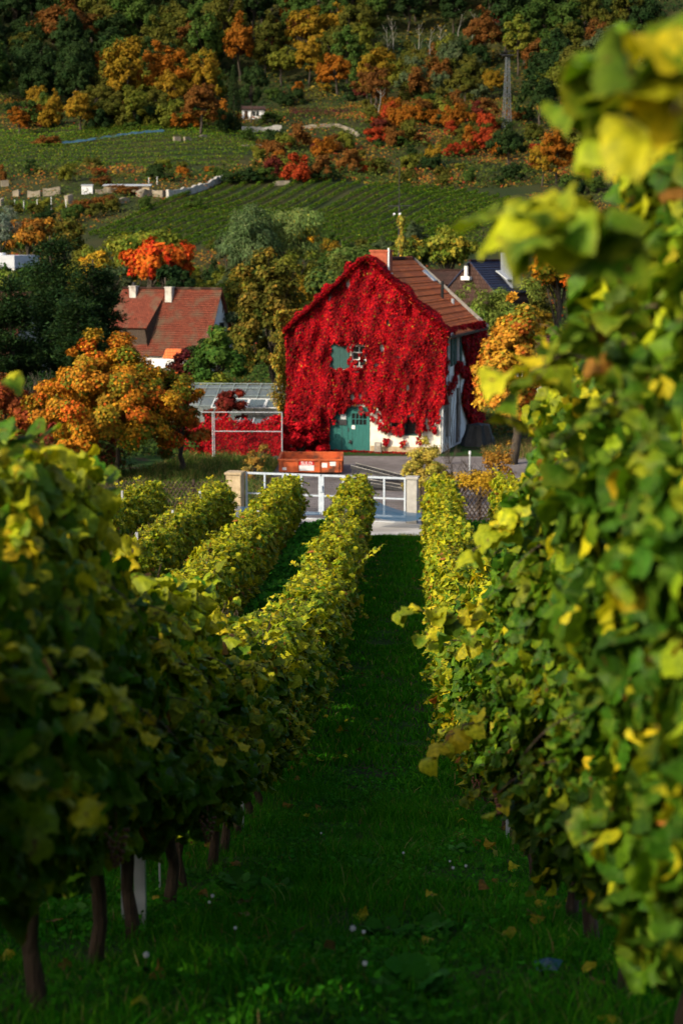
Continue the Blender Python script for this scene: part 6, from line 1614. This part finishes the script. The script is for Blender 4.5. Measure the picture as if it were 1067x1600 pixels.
for a_ in [(312, 130, 68, 78, 'rust-brown'), (350, 172, 34, 34, 'dark green', 'hill_shrub'), (365, 74, 46, 100, 'dark green', 'conifer_tree'), (392, 98, 40, 90, 'dark green', 'broadleaf_tree'),
           (60, 133, 34, 50, 'golden'), (88, 145, 30, 50, 'golden'), (125, 148, 60, 58, 'golden'), (30, 172, 42, 40, 'orange'), (160, 84, 44, 60, 'orange'), (150, 118, 50, 60, 'olive'),
           (190, 24, 40, 60, 'orange'), (105, 0, 95, 95, 'rust-brown'), (275, 24, 34, 50, 'orange'), (205, 62, 46, 56, 'olive'), (230, 100, 44, 60, 'yellow-green'), (250, 128, 40, 54, 'olive'), (290, 100, 40, 40, 'yellow-green'),
           (330, 98, 36, 50, 'yellow-green'), (366, 35, 46, 60, 'golden'), (430, 56, 40, 30, 'maroon'), (440, 72, 52, 60, 'yellow-green'), (482, 68, 52, 64, 'golden'), (503, 102, 24, 40, 'orange'), (415, 60, 40, 60, 'olive'),
           (460, 0, 50, 50, 'orange'), (520, 44, 50, 70, 'olive'), (330, 55, 40, 60, 'mid green'), (260, 50, 44, 60, 'dark green'), (170, 150, 50, 50, 'olive'), (210, 140, 50, 60, 'yellow-green'), (215, 132, 24, 40, 'red'),
           (760, 175, 36, 34, 'red', 'hill_shrub'), (735, 203, 38, 34, 'orange', 'hill_shrub'), (722, 224, 30, 20, 'red', 'hill_shrub'), (678, 226, 30, 34, 'golden', 'hill_shrub'), (650, 152, 64, 34, 'rust-brown', 'hill_shrub'), (612, 158, 44, 30, 'red', 'hill_shrub'),
           (795, 196, 56, 76, 'dark green'), (870, 205, 60, 80, 'orange'), (848, 222, 44, 66, 'golden'), (840, 64, 60, 60, 'rust-brown'), (770, 110, 40, 44, 'golden'), (845, 120, 66, 78, 'dark green'), (770, 22, 30, 40, 'red'), (735, 90, 44, 60, 'olive'), (905, 130, 50, 60, 'golden'),
           (640, 190, 40, 34, 'olive', 'hill_shrub'), (700, 160, 40, 34, 'yellow-green', 'hill_shrub'), (540, 205, 34, 30, 'yellow-green', 'hill_shrub'), (470, 196, 44, 34, 'rust-brown', 'hill_shrub'), (430, 200, 40, 24, 'dark green', 'hill_shrub'), (385, 200, 30, 20, 'mid green', 'hill_shrub'), (500, 215, 30, 20, 'maroon', 'hill_shrub'),
           (460, 248, 54, 38, 'red', 'hill_shrub'), (425, 246, 40, 30, 'maroon', 'hill_shrub'), (500, 246, 50, 34, 'rust-brown', 'hill_shrub'), (545, 236, 44, 34, 'rust-brown', 'hill_shrub'), (590, 244, 44, 30, 'olive', 'hill_shrub'), (395, 262, 50, 24, 'dark green', 'hill_shrub'), (360, 268, 34, 20, 'dark green', 'hill_shrub'),
           (425, 178, 44, 14, 'mid green', 'hill_shrub'), (195, 290, 50, 14, 'rust-brown', 'hill_shrub'), (130, 312, 50, 16, 'rust-brown', 'hill_shrub'), (165, 306, 44, 18, 'rust-brown', 'hill_shrub'), (160, 276, 40, 16, 'rust-brown', 'hill_shrub'), (5, 262, 20, 22, 'rust-brown', 'hill_shrub'), (300, 312, 44, 14, 'mid green', 'hill_shrub'), (75, 212, 44, 16, 'rust-brown', 'hill_shrub')]:
    spot_tree(*a_)
# the rest of the wood, denser clumps left to the pseudo-random walk
placed = [(f[0].location.x, f[0].location.y) for f in FOREST]
def region_hue(px, py):
    r_ = rt_.random()
    if py < 60 and px > 600: L_ = [('dark green', 6), ('olive', 2), ('mid green', 1), ('rust-brown', .6)]
    elif px < 160 and py < 160: L_ = [('dark green', 6), ('olive', 1.5), ('mid green', 1)]
    elif py < 50: L_ = [('mid green', 5), ('dark green', 2), ('olive', 2), ('golden', .3)]
    elif px < 560: L_ = [('olive', 4), ('yellow-green', 3), ('golden', .5), ('orange', .8), ('dark green', 2.4), ('mid green', 2), ('rust-brown', 1)]
    else: L_ = [('olive', 4), ('mid green', 3), ('dark green', 3), ('golden', 1), ('orange', 1), ('rust-brown', 1), ('grey-green', 2), ('yellow-green', 1)]
    t = rt_.random() * sum(w for _, w in L_)
    for nme, w in L_:
        t -= w
        if t <= 0: return nme
    return L_[0][0]
Y = 425.0; cnt = 0
while Y < 625:
    half = Y / FPX * 560; x = -half - Y * .04 + rt_.uniform(0, 4)
    while x < half * .82 - Y * .04:
        px, py = proj((x, Y, h(x, Y) + 5)); s = rt_.uniform(3.6, 5.4) * (1.0 + (Y - 420) / 600)
        lim = 188 if px < 430 else 215
        if py < lim + 6 and not (py > 120 and 330 < px < 560) and all((x - a_) ** 2 + (Y - b_) ** 2 > 26 for a_, b_ in placed) and cnt < 215 and not (755 < px < 830 and py > 90 and Y < 470):
            top_ = proj((x, Y, h(x, Y) + 3.0 * s))[1]
            if not (py > 150 and px > 430) and not (588 < px < 748 and top_ < 92 and Y < 520):
                cnt += 1; placed.append((x, Y))
                wood('conifer_tree' if rt_.random() < .07 else 'broadleaf_tree', rt_.choice(tprot), Vector((x, Y, h(x, Y))), s, region_hue(px, py), sz=s * rt_.uniform(.85, 1.15))
        x += rt_.uniform(9.0, 12.5) * (1 + (Y - 420) / 900)
    Y += rt_.uniform(8, 10.5)
# shrubs over the middle slopes
for i in range(150):
    for _ in range(20):
        px = rt_.uniform(0, 960); py = rt_.uniform(160, 400)
        p = at(px, py)
        ok = not bool(in_field(p.x, p.y)) and not (py < 235 and px < 560 and not (200 < py)) and not (285 < py < 325 and px < 360) and not (190 < py < 232 and px < 560) and p.y > 200
        if not (360 < px < 440 and py < 200) and ok: break
    else: continue
    hn = rt_.choice(['olive', 'mid green', 'dark green', 'yellow-green', 'rust-brown', 'olive', 'orange', 'red'] if py < 280 else ['mid green', 'olive', 'dark green', 'mid green', 'yellow-green'])
    s = rt_.uniform(1.0, 2.4) if py < 300 else rt_.uniform(.8, 1.6); wood('hill_shrub', rt_.choice(sprot), p, s, hn, sz=s * rt_.uniform(.7, 1.2))
# bushes along the lower edge of the wood
for i in range(75):
    px = rt_.uniform(-5, 575) if i < 50 else rt_.uniform(560, 900); py = rt_.uniform(186, 206) if px < 575 else rt_.uniform(178, 206)
    if 366 < px < 425: continue
    if px > 420 and px < 575: py = rt_.uniform(140, 172)
    s = rt_.uniform(1.3, 2.9); wood('hill_shrub', rt_.choice(sprot), at(px, py), s, rt_.choice(['rust-brown', 'olive', 'yellow-green', 'dark green', 'orange', 'golden', 'mid green', 'maroon', 'olive']), sz=s * rt_.uniform(.9, 1.4))
for i in range(46):
    px, py = rt_.uniform(585, 760), rt_.uniform(92, 168); p = at(px, py)
    s = rt_.uniform(1.6, 3.2); wood('hill_shrub', rt_.choice(sprot), p, s, rt_.choice(['olive', 'grey-green', 'mid green', 'olive', 'dark green', 'rust-brown', 'grey-green', 'yellow-green']), sz=s * rt_.uniform(1.0, 1.7))
# valley fill between the fields and the houses
for i in range(75):
    Y = rt_.uniform(150, 236); px = rt_.uniform(-10, 960); p = atY(px, Y)
    s = rt_.uniform(1.6, 3.0); pk = proj((p.x, p.y, p.z + 3 * s))
    if pk[1] < 385 or (560 < px < 760 and pk[1] < 400): s *= .55
    if Y < 165 and 150 < px < 360: continue
    wood('broadleaf_tree', rt_.choice(tprot), p, s, rt_.choice(['mid green', 'olive', 'yellow-green', 'dark green', 'mid green', 'golden', 'grey-green']), sz=s * .95)
# white leafless birches
def birch(px, top, bot, w, seed, lab):
    Y = 440.0
    for _ in range(4):
        p = at_top(px, top, (bot - top) * Y / FPX, 400); Y = p.y
    hh = (bot - top) * Y / FPX + 1; rr = random.Random(seed); mb = MB(); x = 0; pts = [(0, 0, -.3)]
    for j in range(8): x += rr.uniform(-.28, .28); pts.append((x, 0, (j + 1) / 8 * hh))
    mb.tube(pts, [.11 - .010 * i for i in range(9)], 6)
    for k_ in range(9):
        i = rr.randint(3, 7); b = Vector(pts[i]); s_ = rr.choice([-1, 1]); mb.tube([b, b + Vector((s_ * w * .35, rr.uniform(-.5, .5), hh * .07)), b + Vector((s_ * w * .6, 0, hh * .18))], [.04, .03, .015], 4, False)
    o = mb.build('bare_birch', M['birch']); o.location = p; tag(o, lab, 'tree', 'white leafless birches high on the slope')
for i, (px, top, bot, lab) in enumerate([(607, 48, 100, 'leftmost white bare birch of the cluster'), (617, 35, 95, 'tallest white bare birch at the left of the cluster'), (656, 45, 105, 'white bare birch leaning, middle of the cluster'), (670, 52, 100, 'slim white bare birch right of the leaning one'), (684, 48, 92, 'white bare birch at the right of the cluster'), (737, 28, 70, 'forked white bare birch standing apart, left of the tower'), (716, 20, 55, 'thin white bare birch at the upper right of the cluster'), (592, 160, 200, 'small pale dead tree low on the shrubby slope'), (700, 60, 92, 'thin pale birch between the cluster and the forked one')]):
    birch(px, top, bot, 1.8, 30 + i, lab)
# labels for the wood: colour, kind and the landmark it stands nearest to
LM = [('the white hillside hut', 390, 180), ('the lattice tower', 791, 150), ('the bare white birches', 650, 75), ('the lower hillside vineyard', 420, 335), ('the upper left vineyard', 200, 255), ('the pale terrace walls', 120, 305), ('the right hillside vineyard', 740, 365), ('the top left corner', 0, 0), ('the round brown tree', 312, 165), ('the cottage chimneys', 220, 450), ('the aerial mast', 627, 330), ('the slate house', 740, 425)]
from collections import defaultdict
bins = defaultdict(list)
for f in FOREST:
    o, hn, px, py, s, nn = f
    d = sorted(((px - a_) ** 2 + (py - b_) ** 2, nm, a_, b_) for nm, a_, b_ in LM)[0]
    dx, dy = px - d[2], py - d[3]
    w_ = ('above' if dy < 0 else 'below') if abs(dy) > abs(dx) * 1.2 else ('left of' if dx < 0 else 'right of')
    bins[(hn, nn, w_, d[1])].append((d[0], o))
for (hn, nn, w_, lm), v in bins.items():
    v.sort(key=lambda t: t[0])
    for i, (_, o) in enumerate(v):
        if len(v) == 1: o['label'] = f'{hn} {nn} {w_} {lm}, the only one so coloured there'
        else: o['label'] = f'{hn} {nn} {w_} {lm}, {ordinal(i + 1)} out from it'
